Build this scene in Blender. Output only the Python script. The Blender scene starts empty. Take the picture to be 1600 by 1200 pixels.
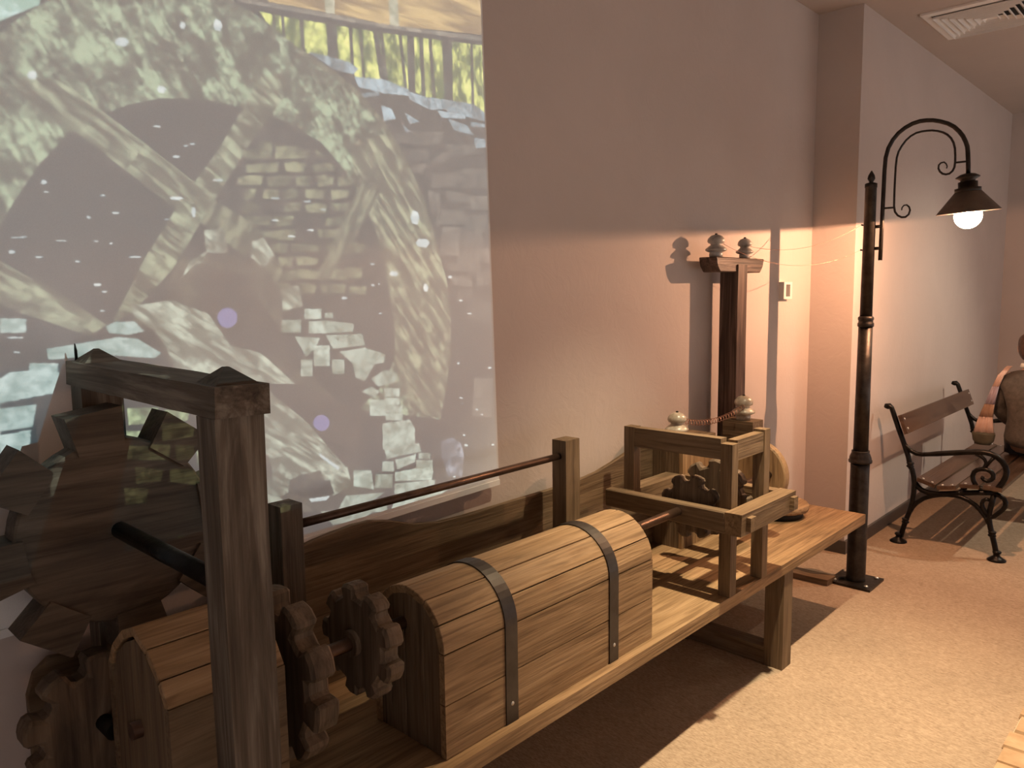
import bpy, bmesh, math, random
import numpy as np
from mathutils import Vector, Matrix

random.seed(7)
PI = math.pi
S = bpy.context.scene
COL = S.collection

# ------------------------------------------------------------------ camera
cam_d = bpy.data.cameras.new('camera')
cam = bpy.data.objects.new('camera', cam_d)
COL.objects.link(cam)
cam_d.sensor_width = 36.0
cam_d.lens = 1203.89 * 36.0 / 1600.0
cam_d.clip_start = 0.02
yaw, pitch, roll = math.radians(46.7457), math.radians(-6.6461), math.radians(-0.7780)
_f = Vector((math.sin(yaw) * math.cos(pitch), math.cos(yaw) * math.cos(pitch), math.sin(pitch)))
_r0 = Vector((math.cos(yaw), -math.sin(yaw), 0))
_u0 = _r0.cross(_f)
_r = _r0 * math.cos(roll) + _u0 * math.sin(roll)
_u = _u0 * math.cos(roll) - _r0 * math.sin(roll)
cam.matrix_world = Matrix(((_r.x, _u.x, -_f.x, 0), (_r.y, _u.y, -_f.y, 0), (_r.z, _u.z, -_f.z, 1.5), (0, 0, 0, 1)))
S.camera = cam

# ------------------------------------------------------------------ view, world, lights
S.view_settings.view_transform = 'Standard'
S.view_settings.look = 'None'
S.view_settings.gamma = 1.0
S.view_settings.use_curve_mapping = False
S.view_settings.exposure = 0.85
S.cycles.max_bounces = 8
S.cycles.diffuse_bounces = 5
S.cycles.glossy_bounces = 3
S.cycles.caustics_reflective = False
S.cycles.caustics_refractive = False
S.cycles.sample_clamp_indirect = 6.0

W = bpy.data.worlds.new('world')
S.world = W
W.use_nodes = True
W.node_tree.nodes['Background'].inputs[0].default_value = (0.8, 0.85, 1.0, 1)
W.node_tree.nodes['Background'].inputs[1].default_value = 0.02

def lamp(name, kind, loc, energy, color, radius=.03, aim=None, cone=60, blend=.3):
    d = bpy.data.lights.new(name, kind)
    d.energy = energy; d.color = color; d.shadow_soft_size = radius
    o = bpy.data.objects.new(name, d); COL.objects.link(o); o.location = loc
    if kind == 'SPOT':
        d.spot_size = math.radians(cone); d.spot_blend = blend
        o.rotation_euler = (Vector(aim) - Vector(loc)).to_track_quat('-Z', 'Y').to_euler()
    return o

BULB = (4.068, 0.935, 1.845)
lamp('street_lamp_light', 'POINT', BULB, 100, (1.0, 0.52, 0.285), .005)
# ceiling downlights over floor and bench, then unseen spots added for ambient fill
lamp('downlight_floor', 'SPOT', (2.4, .74, 2.96), 310, (1.0, .80, .52), .03, (2.3, .78, 0), 68, 1.0)
lamp('downlight_bench', 'SPOT', (5.9, -.5, 2.95), 95, (1.0, .86, .66), .03, (5.7, .95, .3), 92, 1.0)
for q in ((-1.3, -2.4, 1150), (3.6, -3.4, 720), (6.7, -2.6, 1350)):
    lamp('hall_fill_spot', 'SPOT', (q[0], q[1], 2.95), q[2], (.82, 1.0, 1.28), .08, (q[0], q[1], 0), 74, .5)
PROJ = Vector((1.10, -0.85, 2.93))      # the ceiling projector
PROJ_POWER = 125.0

# ------------------------------------------------------------------ materials
def new_mat(name):
    m = bpy.data.materials.new(name); m.use_nodes = True
    nt = m.node_tree
    b = nt.nodes['Principled BSDF']
    return m, nt, b

def N(nt, t, **k):
    n = nt.nodes.new(t)
    for a, v in k.items(): setattr(n, a, v)
    return n

def coords(nt, scale, rnd=True, kind='Object'):
    tc = N(nt, 'ShaderNodeTexCoord')
    mp = N(nt, 'ShaderNodeMapping')
    mp.inputs['Scale'].default_value = scale
    if rnd:
        oi = N(nt, 'ShaderNodeObjectInfo')
        mu = N(nt, 'ShaderNodeMath', operation='MULTIPLY'); mu.inputs[1].default_value = 37.0
        cb = N(nt, 'ShaderNodeCombineXYZ')
        nt.links.new(oi.outputs['Random'], mu.inputs[0])
        for i in range(3): nt.links.new(mu.outputs[0], cb.inputs[i])
        ad = N(nt, 'ShaderNodeVectorMath', operation='ADD')
        nt.links.new(tc.outputs[kind], ad.inputs[0]); nt.links.new(cb.outputs[0], ad.inputs[1])
        nt.links.new(ad.outputs[0], mp.inputs['Vector'])
    else:
        nt.links.new(tc.outputs[kind], mp.inputs['Vector'])
    return mp

def noise(nt, mp, scale, detail=5, rough=.55, dist=0.0):
    n = N(nt, 'ShaderNodeTexNoise')
    n.inputs['Scale'].default_value = scale; n.inputs['Detail'].default_value = detail
    n.inputs['Roughness'].default_value = rough; n.inputs['Distortion'].default_value = dist
    nt.links.new(mp.outputs[0], n.inputs['Vector'])
    return n

def ramp(nt, src, stops):
    r = N(nt, 'ShaderNodeValToRGB')
    e = r.color_ramp.elements
    while len(e) < len(stops): e.new(.5)
    for el, (p, c) in zip(e, stops):
        el.position = p; el.color = (*c, 1)
    nt.links.new(src, r.inputs[0])
    return r

def bump(nt, b, src, strength, dist=.01):
    bp = N(nt, 'ShaderNodeBump')
    bp.inputs['Strength'].default_value = strength; bp.inputs['Distance'].default_value = dist
    nt.links.new(src, bp.inputs['Height']); nt.links.new(bp.outputs[0], b.inputs['Normal'])

def wood(name, dark, mid, light, axis, rough=.62, fib=1.0, streak=7.0):
    """board wood whose grain runs along one axis of the piece"""
    m, nt, b = new_mat(name)
    a = 'xyz'.index(axis)
    s1 = [streak] * 3; s1[a] = .9
    s2 = [110.0] * 3; s2[a] = 3.0
    mp1 = coords(nt, s1); mp2 = coords(nt, s2)
    n1 = noise(nt, mp1, 1.6, 6, .62, 1.6)
    n2 = noise(nt, mp2, 1.0, 4, .6, .25)
    s3 = [26.0] * 3; s3[a] = 1.4
    mp3 = coords(nt, s3); n3 = noise(nt, mp3, 1.0, 3, .5, 2.2)
    r1 = ramp(nt, n1.outputs['Fac'], [(.30, dark), (.5, mid), (.68, light)])
    r2 = ramp(nt, n2.outputs['Fac'], [(.30, (.52, .48, .45)), (.52, (1, 1, 1)), (.8, (1.08, 1.07, 1.05))])
    r3 = ramp(nt, n3.outputs['Fac'], [(.32, (.62, .58, .55)), (.46, (1, 1, 1)), (1, (1.05, 1.05, 1.04))])
    mx = N(nt, 'ShaderNodeMix', data_type='RGBA', blend_type='MULTIPLY'); mx.inputs[0].default_value = .8 * fib
    nt.links.new(r1.outputs[0], mx.inputs[6]); nt.links.new(r2.outputs[0], mx.inputs[7])
    mx2 = N(nt, 'ShaderNodeMix', data_type='RGBA', blend_type='MULTIPLY'); mx2.inputs[0].default_value = .8
    nt.links.new(mx.outputs[2], mx2.inputs[6]); nt.links.new(r3.outputs[0], mx2.inputs[7])
    # knots
    vs = [5.0] * 3; vs[a] = 2.2
    mv = coords(nt, vs)
    vo = N(nt, 'ShaderNodeTexVoronoi'); vo.inputs['Scale'].default_value = 1.0
    nt.links.new(mv.outputs[0], vo.inputs['Vector'])
    rv = ramp(nt, vo.outputs['Distance'], [(.05, (.38, .3, .25)), (.12, (.8, .74, .7)), (.19, (1, 1, 1))])
    mx3 = N(nt, 'ShaderNodeMix', data_type='RGBA', blend_type='MULTIPLY'); mx3.inputs[0].default_value = .75
    nt.links.new(mx2.outputs[2], mx3.inputs[6]); nt.links.new(rv.outputs[0], mx3.inputs[7])
    nt.links.new(mx3.outputs[2], b.inputs['Base Color'])
    b.inputs['Roughness'].default_value = rough
    b.inputs['Specular IOR Level'].default_value = .3
    ad = N(nt, 'ShaderNodeMath', operation='ADD')
    nt.links.new(n2.outputs['Fac'], ad.inputs[0]); nt.links.new(n3.outputs['Fac'], ad.inputs[1])
    bump(nt, b, ad.outputs[0], .5 * fib, .004)
    return m

def plain(name, c1, c2, scale=6.0, rough=.5, metal=0.0, bmp=0.0, spec=.5, rnd=True):
    m, nt, b = new_mat(name)
    mp = coords(nt, (1, 1, 1), rnd)
    n = noise(nt, mp, scale, 5, .6)
    r = ramp(nt, n.outputs['Fac'], [(.3, c1), (.7, c2)])
    nt.links.new(r.outputs[0], b.inputs['Base Color'])
    b.inputs['Roughness'].default_value = rough; b.inputs['Metallic'].default_value = metal
    b.inputs['Specular IOR Level'].default_value = spec
    if bmp: bump(nt, b, n.outputs['Fac'], bmp, .01)
    return m

HONEY = ((.19, .114, .056), (.30, .187, .096), (.39, .255, .140))
BROWN = ((.105, .068, .039), (.155, .104, .061), (.205, .142, .088))
AGED = ((.058, .042, .029), (.108, .081, .058), (.23, .19, .148))
MIDW = ((.110, .068, .037), (.165, .106, .058), (.225, .150, .085))
RUST = ((.040, .025, .018), (.085, .052, .038), (.20, .13, .10))
M = {}
for ax in 'xyz':
    M['honey_' + ax] = wood('honey_pine_' + ax, *HONEY, ax)
    M['brown_' + ax] = wood('brown_oak_' + ax, *BROWN, ax)
    M['mid_' + ax] = wood('tan_oak_' + ax, *MIDW, ax)
    M['aged_' + ax] = wood('aged_grey_timber_' + ax, *AGED, ax, .75, 1.0, 9)
    M['tar_' + ax] = wood('tarred_beam_' + ax, *RUST, ax, .5, 1.0, 12)
M['slat'] = wood('varnished_slat', (.040, .022, .014), (.070, .040, .026), (.10, .062, .042), 'x', .22, .35)
M['slat'].node_tree.nodes['Principled BSDF'].inputs['Specular IOR Level'].default_value = .9
M['iron'] = plain('black_cast_iron', (.008, .007, .0065), (.020, .018, .016), 30, .36, .75, .25)
M['post_iron'] = plain('dark_bronze_iron', (.026, .021, .018), (.062, .052, .045), 22, .42, .8, .3)
M['shade'] = plain('brown_enamelled_shade', (.10, .070, .052), (.16, .115, .085), 18, .55, .2, .1)
M['strap'] = plain('dull_steel_strap', (.055, .047, .042), (.09, .08, .072), 14, .45, .85, .1)
M['copper'] = plain('brown_copper_pipe', (.070, .042, .030), (.14, .084, .058), 18, .40, .85, .15)
M['zinc'] = plain('bright_zinc', (.5, .48, .45), (.7, .68, .65), 20, .35, .9)
M['wire'] = plain('copper_wire', (.34, .17, .12), (.44, .24, .17), 20, .45, .7)
M['porcelain'] = plain('stained_cream_porcelain', (.22, .17, .12), (.64, .57, .46), 26, .28, 0, .15)
M['greyporcelain'] = plain('weathered_grey_porcelain', (.20, .18, .16), (.55, .52, .48), 22, .32, 0, .15)
M['rubber'] = plain('black_rubber', (.010, .010, .010), (.022, .020, .020), 10, .7)
M['gear_wood'] = wood('dark_gear_wood', (.050, .034, .022), (.11, .075, .048), (.18, .125, .082), 'z', .7, .7, 6)
M['wheel_wood'] = wood('wheel_brown_wood', (.052, .037, .025), (.092, .066, .045), (.14, .104, .074), 'x', .72, .8, 6)
M['plastic'] = plain('white_plastic', (.70, .67, .62), (.76, .73, .68), 4, .4)
M['display'] = plain('grey_display_glass', (.10, .10, .095), (.14, .135, .13), 4, .15)
M['ventmetal'] = plain('painted_vent_metal', (.74, .69, .64), (.80, .75, .70), 4, .5)
M['duct'] = plain('dark_duct', (.02, .018, .016), (.03, .028, .026), 4, .8)
M['skirting'] = plain('dark_grey_skirting', (.055, .048, .044), (.075, .066, .060), 8, .5)

def wall_mat(name, c1, c2):
    m, nt, b = new_mat(name)
    mp = coords(nt, (1, 1, 1), False)
    n = noise(nt, mp, 2.2, 4, .6, .6)
    r = ramp(nt, n.outputs['Fac'], [(.3, c1), (.7, c2)])
    nt.links.new(r.outputs[0], b.inputs['Base Color'])
    b.inputs['Roughness'].default_value = .75; b.inputs['Specular IOR Level'].default_value = .2
    mp2 = coords(nt, (1, 1, 1), False)
    w = noise(nt, mp2, 9, 6, .65, 2.0)
    bump(nt, b, w.outputs['Fac'], .35, .006)
    return m
M['wall'] = wall_mat('rose_beige_plaster', (.52, .45, .415), (.555, .48, .445))
M['ceiling'] = wall_mat('tan_ceiling_paint', (.45, .37, .32), (.47, .39, .335))

def floor_mat():
    m, nt, b = new_mat('sand_woven_carpet')
    mp = coords(nt, (330, 75, 60), False)
    n = noise(nt, mp, 1.0, 3, .6, .3)
    mp2 = coords(nt, (1, 1, 1), False)
    n2 = noise(nt, mp2, 3.0, 4, .5)
    mp3 = coords(nt, (150, 30, 20), False)
    n3 = noise(nt, mp3, 1.0, 3, .6, .4)
    r = ramp(nt, n.outputs['Fac'], [(.28, (.27, .195, .135)), (.5, (.425, .325, .235)), (.72, (.52, .41, .305))])
    r3 = ramp(nt, n3.outputs['Fac'], [(.3, (.84, .83, .82)), (.6, (1.04, 1.04, 1.04))])
    r2 = ramp(nt, n2.outputs['Fac'], [(.3, (.92, .92, .92)), (.7, (1.05, 1.05, 1.05))])
    mx = N(nt, 'ShaderNodeMix', data_type='RGBA', blend_type='MULTIPLY'); mx.inputs[0].default_value = 1
    nt.links.new(r.outputs[0], mx.inputs[6]); nt.links.new(r3.outputs[0], mx.inputs[7])
    mx2 = N(nt, 'ShaderNodeMix', data_type='RGBA', blend_type='MULTIPLY'); mx2.inputs[0].default_value = 1
    nt.links.new(mx.outputs[2], mx2.inputs[6]); nt.links.new(r2.outputs[0], mx2.inputs[7])
    nt.links.new(mx2.outputs[2], b.inputs['Base Color'])
    b.inputs['Roughness'].default_value = .85; b.inputs['Specular IOR Level'].default_value = .15
    bump(nt, b, n.outputs['Fac'], .5, .004)
    return m
M['carpet'] = floor_mat()
M['sett'] = plain('tan_sett_stone', (.42, .27, .15), (.58, .40, .25), 14, .8, 0, .3)
M['mortar'] = plain('pale_sand_mortar', (.70, .62, .46), (.80, .72, .55), 30, .9, 0, .3)

def screen_mat():
    m, nt, b = new_mat('matt_white_projection_cloth')
    mp = coords(nt, (900, 900, 900), False)
    n = noise(nt, mp, 1.0, 2, .5)
    r = ramp(nt, n.outputs['Fac'], [(.3, (.76, .76, .76)), (.7, (.82, .82, .82))])
    nt.links.new(r.outputs[0], b.inputs['Base Color'])
    b.inputs['Roughness'].default_value = .9; b.inputs['Specular IOR Level'].default_value = .1
    return m
M['screen'] = screen_mat()
M['skin'] = plain('skin', (.50, .29, .20), (.58, .36, .26), 10, .5)
M['hair'] = plain('auburn_hair', (.028, .012, .007), (.080, .036, .020), 60, .45, 0, .6)
M['jacket'] = plain('grey_brown_jacket', (.055, .045, .038), (.10, .082, .068), 35, .85, 0, .5)
M['trousers'] = plain('dark_trousers', (.02, .02, .024), (.035, .034, .04), 30, .85)
M['shoe'] = plain('dark_leather', (.015, .012, .010), (.03, .025, .02), 10, .4)
M['collar'] = plain('white_cotton', (.72, .68, .62), (.8, .76, .7), 20, .8)
M['bag_pink'] = plain('pale_pink_cloth', (.50, .33, .27), (.62, .43, .36), 20, .8, 0, .3)
M['bag_violet'] = plain('mauve_cloth', (.30, .24, .30), (.40, .33, .38), 20, .8, 0, .3)
M['bag_brown'] = plain('tan_cloth', (.26, .15, .10), (.34, .21, .14), 20, .8, 0, .3)
M['bag_olive'] = plain('olive_canvas', (.060, .050, .030), (.10, .085, .052), 20, .8, 0, .3)

def glow_mat():
    m = bpy.data.materials.new('frosted_lit_bulb'); m.use_nodes = True
    nt = m.node_tree; nt.nodes.clear()
    out = N(nt, 'ShaderNodeOutputMaterial'); ad = N(nt, 'ShaderNodeAddShader')
    em = N(nt, 'ShaderNodeEmission'); tr = N(nt, 'ShaderNodeBsdfTransparent')
    tc = N(nt, 'ShaderNodeTexCoord'); no = N(nt, 'ShaderNodeTexNoise'); no.inputs['Scale'].default_value = 8
    rp = N(nt, 'ShaderNodeValToRGB')
    rp.color_ramp.elements[0].color = (1, .80, .52, 1); rp.color_ramp.elements[1].color = (1, .84, .58, 1)
    nt.links.new(tc.outputs['Object'], no.inputs['Vector']); nt.links.new(no.outputs['Fac'], rp.inputs[0])
    nt.links.new(rp.outputs[0], em.inputs['Color'])
    em.inputs['Strength'].default_value = 5.0
    nt.links.new(em.outputs[0], ad.inputs[0]); nt.links.new(tr.outputs[0], ad.inputs[1]); nt.links.new(ad.outputs[0], out.inputs[0])
    return m
M['bulb'] = glow_mat()

# ------------------------------------------------------------------ mesh helpers
class G:
    """collects solids, in world coordinates, for ONE mesh object"""
    def __init__(self): self.bm = bmesh.new()
    def _bev(self, geom_faces, bevel, seg=1):
        if bevel <= 0: return
        ed = list({e for f in geom_faces for e in f.edges if len(e.link_faces) == 2 and e.calc_face_angle(0) > .5})
        bmesh.ops.bevel(self.bm, geom=ed, offset=bevel, segments=seg, profile=.6, affect='EDGES', clamp_overlap=True)
    def hexa(self, P, bevel=.004):
        """P: 8 corners, bottom ring then top ring"""
        v = [self.bm.verts.new(p) for p in P]
        fs = [self.bm.faces.new([v[i] for i in q]) for q in ((3, 2, 1, 0), (4, 5, 6, 7), (0, 1, 5, 4), (1, 2, 6, 5), (2, 3, 7, 6), (3, 0, 4, 7))]
        self._bev(fs, bevel)
        return self
    def box(self, x0, x1, y0, y1, z0, z1, bevel=.004):
        return self.hexa([(x0, y0, z0), (x1, y0, z0), (x1, y1, z0), (x0, y1, z0), (x0, y0, z1), (x1, y0, z1), (x1, y1, z1), (x0, y1, z1)], bevel)
    def prism(self, prof, axis, a0, a1, bevel=.003):
        """prof: 2D outline; axis 'x' -> (y,z), 'y' -> (x,z), 'z' -> (x,y)"""
        ar = sum(prof[i][0] * prof[(i + 1) % len(prof)][1] - prof[(i + 1) % len(prof)][0] * prof[i][1] for i in range(len(prof)))
        pr = list(prof) if ar > 0 else list(reversed(prof))
        def mk(a, p):
            return {'x': (a, p[0], p[1]), 'y': (p[0], a, p[1]), 'z': (p[0], p[1], a)}[axis]
        lo = [self.bm.verts.new(mk(a0, p)) for p in pr]; hi = [self.bm.verts.new(mk(a1, p)) for p in pr]
        fs = [self.bm.faces.new(lo), self.bm.faces.new(hi)]
        n = len(pr)
        for i in range(n):
            j = (i + 1) % n
            fs.append(self.bm.faces.new((lo[i], lo[j], hi[j], hi[i])))
        bmesh.ops.recalc_face_normals(self.bm, faces=fs)
        self._bev(fs, bevel)
        return self
    def tube(self, pts, rad, seg=10, closed=False):
        pts = [Vector(p) for p in pts]
        n = len(pts)
        rad = rad if isinstance(rad, (list, tuple)) else [rad] * n
        t0 = (pts[1] - pts[0]).normalized()
        up = Vector((0, 0, 1)) if abs(t0.z) < .9 else Vector((1, 0, 0))
        nrm = (up - t0 * up.dot(t0)).normalized()
        rings = []
        for i, p in enumerate(pts):
            if i == 0: t = pts[1] - pts[0]
            elif i == n - 1: t = pts[-1] - pts[-2]
            else: t = (pts[i + 1] - p).normalized() + (p - pts[i - 1]).normalized()
            t.normalize()
            nrm = (nrm - t * nrm.dot(t)).normalized()
            bi = t.cross(nrm)
            rings.append([self.bm.verts.new(p + (nrm * math.cos(2 * PI * k / seg) + bi * math.sin(2 * PI * k / seg)) * rad[i]) for k in range(seg)])
        for a, b in zip(rings, rings[1:]):
            for k in range(seg):
                l = (k + 1) % seg
                f = self.bm.faces.new((a[k], a[l], b[l], b[k])); f.smooth = True
        self.bm.faces.new(list(reversed(rings[0]))); self.bm.faces.new(rings[-1])
        return self
    def lathe(self, prof, c, seg=20, tilt=None):
        """prof: (r, z) from bottom to top round a vertical axis through c"""
        rings = []
        R = tilt or Matrix.Identity(3)
        for r, z in prof:
            if r < 1e-5: rings.append([self.bm.verts.new(Vector(c) + R @ Vector((0, 0, z)))])
            else: rings.append([self.bm.verts.new(Vector(c) + R @ Vector((r * math.cos(2 * PI * k / seg), r * math.sin(2 * PI * k / seg), z))) for k in range(seg)])
        for a, b in zip(rings, rings[1:]):
            for k in range(seg):
                l = (k + 1) % seg
                if len(a) == 1 and len(b) == 1: continue
                if len(a) == 1: f = self.bm.faces.new((a[0], b[l], b[k]))
                elif len(b) == 1: f = self.bm.faces.new((a[k], a[l], b[0]))
                else: f = self.bm.faces.new((a[k], a[l], b[l], b[k]))
                f.smooth = True
        if len(rings[0]) > 1: self.bm.faces.new(list(reversed(rings[0])))
        if len(rings[-1]) > 1: self.bm.faces.new(rings[-1])
        return self
    def rough(self, amp, scale=9.0, cuts=0, seed=0.0):
        """gently uneven, hand-hewn surface"""
        from mathutils import noise as mn
        if cuts:
            ed = [e for e in self.bm.edges if e.calc_length() > .10]
            bmesh.ops.subdivide_edges(self.bm, edges=ed, cuts=cuts, use_grid_fill=True)
        for v in self.bm.verts:
            v.co += mn.noise_vector(v.co * scale + Vector((seed, seed * .7, seed * .3))) * amp
        return self

WPOS = {}
def link(name, bm_or_g, mat, parent=None, smooth=None):
    bm = bm_or_g.bm if isinstance(bm_or_g, G) else bm_or_g
    bmesh.ops.recalc_face_normals(bm, faces=bm.faces[:])
    co = np.array([v.co[:] for v in bm.verts])
    c = Vector(((co.min(0) + co.max(0)) / 2).tolist())
    if parent is None:
        c = Vector((c.x, c.y, float(co[:, 2].min())))
    for v in bm.verts: v.co -= c
    me = bpy.data.meshes.new(name)
    bm.to_mesh(me); bm.free()
    me.materials.append(mat)
    if smooth is not None:
        for p in me.polygons: p.use_smooth = smooth
    o = bpy.data.objects.new(name, me)
    COL.objects.link(o)
    if parent is not None:
        o.parent = parent
        o.location = c - WPOS[parent.name]
    else:
        o.location = c
    WPOS[o.name] = c
    return o

def thing(name, label, cat, loc, group=None):
    o = bpy.data.objects.new(name, None); COL.objects.link(o)
    o.location = loc; o.empty_display_size = .1
    WPOS[o.name] = Vector(loc)
    return tag(o, label, cat, group)

def tag(o, label, cat, group=None):
    o['label'] = label; o['category'] = cat
    if group: o['group'] = group
    return o

def struct(o, label):
    o['kind'] = 'structure'; o['label'] = label
    return o

# ------------------------------------------------------------------ the room
XL, XP, XE = -2.6, 4.40, 8.05
YB, YM, YR = -4.6, 1.79, 1.55
ZC = 3.0
T = .08
floor = struct(link('floor', G().box(XL - T, XE + T, YB - T, YM + T, -.06, 0, 0), M['carpet']), 'sand coloured woven carpet floor')
struct(link('ceiling', G().box(XL - T, XE + T, YB - T, YM + T, ZC, ZC + .06, 0), M['ceiling']), 'flat tan ceiling')
struct(link('wall_back', G().prism([(XL, YM), (XP, YM), (XP, YR), (XE, YR), (XE, YM + T), (XL, YM + T)], 'z', 0, ZC, 0), M['wall']), 'rose beige plaster wall that steps forward beside the lamp post')
struct(link('wall_right', G().box(XE, XE + T, YB, YR, 0, ZC, 0), M['wall']), 'rose beige end wall')
struct(link('wall_left', G().box(XL - T, XL, YB, YM, 0, ZC, 0), M['wall']), 'left wall of the hall')
struct(link('wall_front', G().box(XL, XE, YB - T, YB, 0, ZC, 0), M['wall']), 'wall of the hall behind the viewer')
HB, TB = .075, .014
struct(link('baseboard_back', G().prism([(XL, YM - TB), (XP - TB, YM - TB), (XP - TB, YR - TB), (XE, YR - TB), (XE, YR), (XP, YR), (XP, YM), (XL, YM)], 'z', 0, HB, 0), M['skirting']), 'dark grey skirting along the stepped wall')
struct(link('baseboard_right', G().box(XE - TB, XE, YB, YR - TB, 0, HB, 0), M['skirting']), 'dark grey skirting along the end wall')

# paved patch let into the floor (near right)
struct(link('trim_1', G().box(2.36, 3.70, .03, .455, 0, .006, 0), M['mortar']), 'pale sand bed of the paved patch')
SX = 2.37
row = 0
while SX < 3.66:
    w = .105 + random.uniform(-.012, .014)
    y = .468 - random.uniform(0, .014)
    while y > .06:
        d = random.uniform(.10, .135) if row % 2 else random.uniform(.085, .12)
        y0 = max(y - d, .035)
        j = lambda: random.uniform(-.004, .004)
        g = G()
        h = .017 + random.uniform(-.003, .003)
        g.hexa([(SX + j(), y0 + j(), .003), (SX + w + j(), y0 + j(), .003), (SX + w + j(), y, .003), (SX + j(), y, .003),
                (SX + .004, y0 + .004, h), (SX + w - .004, y0 + .004, h), (SX + w - .004, y - .004, h), (SX + .004, y - .004, h)], .003)
        link('sett', g, M['sett'], floor)
        y = y0 - .012
    SX += w + .010
    row += 1

# ------------------------------------------------------------------ projection screen and projector
ang = math.radians(1.6)
UX, UZ = Vector((math.cos(ang), 0, math.sin(ang))), Vector((-math.sin(ang), 0, math.cos(ang)))
SBR = Vector((1.806, 1.765, .868))
SW, SH = 2.35, 1.98
scr = thing('projection_screen', 'large white hanging projection screen showing an old mill wheel', 'screen', (SBR.x - SW / 2, SBR.y, SBR.z))
def slab(u0, u1, v0, v1, y0, y1, bev):
    P = []
    for v in (v0, v1):
        for (u, y) in ((u0, y0), (u1, y0), (u1, y1), (u0, y1)):
            p = SBR + UX * u + UZ * v; P.append((p.x, y, p.z))
    return G().hexa(P, bev)
link('cloth', slab(-SW, 0, .018, SH, 1.764, 1.7675, 0), M['screen'], scr)
link('hem_bar', slab(-SW, 0, 0, .0178, 1.760, 1.771, .002), M['screen'], scr)
link('roller_case', slab(-SW - .02, .02, SH, SH + .09, 1.73, 1.788, .006), M['plastic'], scr)

PW, PH = 2.30, 1.70                    # projected picture, metres; its lower right corner sits just above the hem
PBR = SBR + UX * -.006 + UZ * .026
RES = 560                              # picture cells per metre
NX, NY = int(PW * RES), int(PH * RES)

def fbm(nx, ny, cx, cy, octv=5, seed=0):
    rg = np.random.RandomState(seed)
    out = np.zeros((ny, nx)); amp = 1.0; tot = 0
    for o in range(octv):
        gx, gy = max(2, int(cx * 2 ** o)), max(2, int(cy * 2 ** o))
        g = rg.rand(gy + 2, gx + 2)
        xs = np.linspace(0, gx, nx, endpoint=False); ys = np.linspace(0, gy, ny, endpoint=False)
        xi, yi = xs.astype(int), ys.astype(int)
        fx, fy = xs - xi, ys - yi
        fx = fx * fx * (3 - 2 * fx); fy = fy * fy * (3 - 2 * fy)
        a = g[np.ix_(yi, xi)]; b = g[np.ix_(yi, xi + 1)]; c = g[np.ix_(yi + 1, xi)]; d = g[np.ix_(yi + 1, xi + 1)]
        top = a + (b - a) * fx[None, :]; bot = c + (d - c) * fx[None, :]
        out += amp * (top + (bot - top) * fy[:, None]); tot += amp; amp *= .55
    out /= tot
    return np.clip((out - .5) * 2.2 + .5, 0, 1)

def inside(poly, xs, ys):
    X, Y = np.meshgrid(xs, ys)
    r = np.zeros(X.shape, bool)
    n = len(poly)
    for i in range(n):
        x1, y1 = poly[i]; x2, y2 = poly[(i + 1) % n]
        if y1 == y2: continue
        c = (y1 > Y) != (y2 > Y)
        r ^= c & (X < (x2 - x1) * (Y - y1) / (y2 - y1) + x1)
    return r

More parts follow.
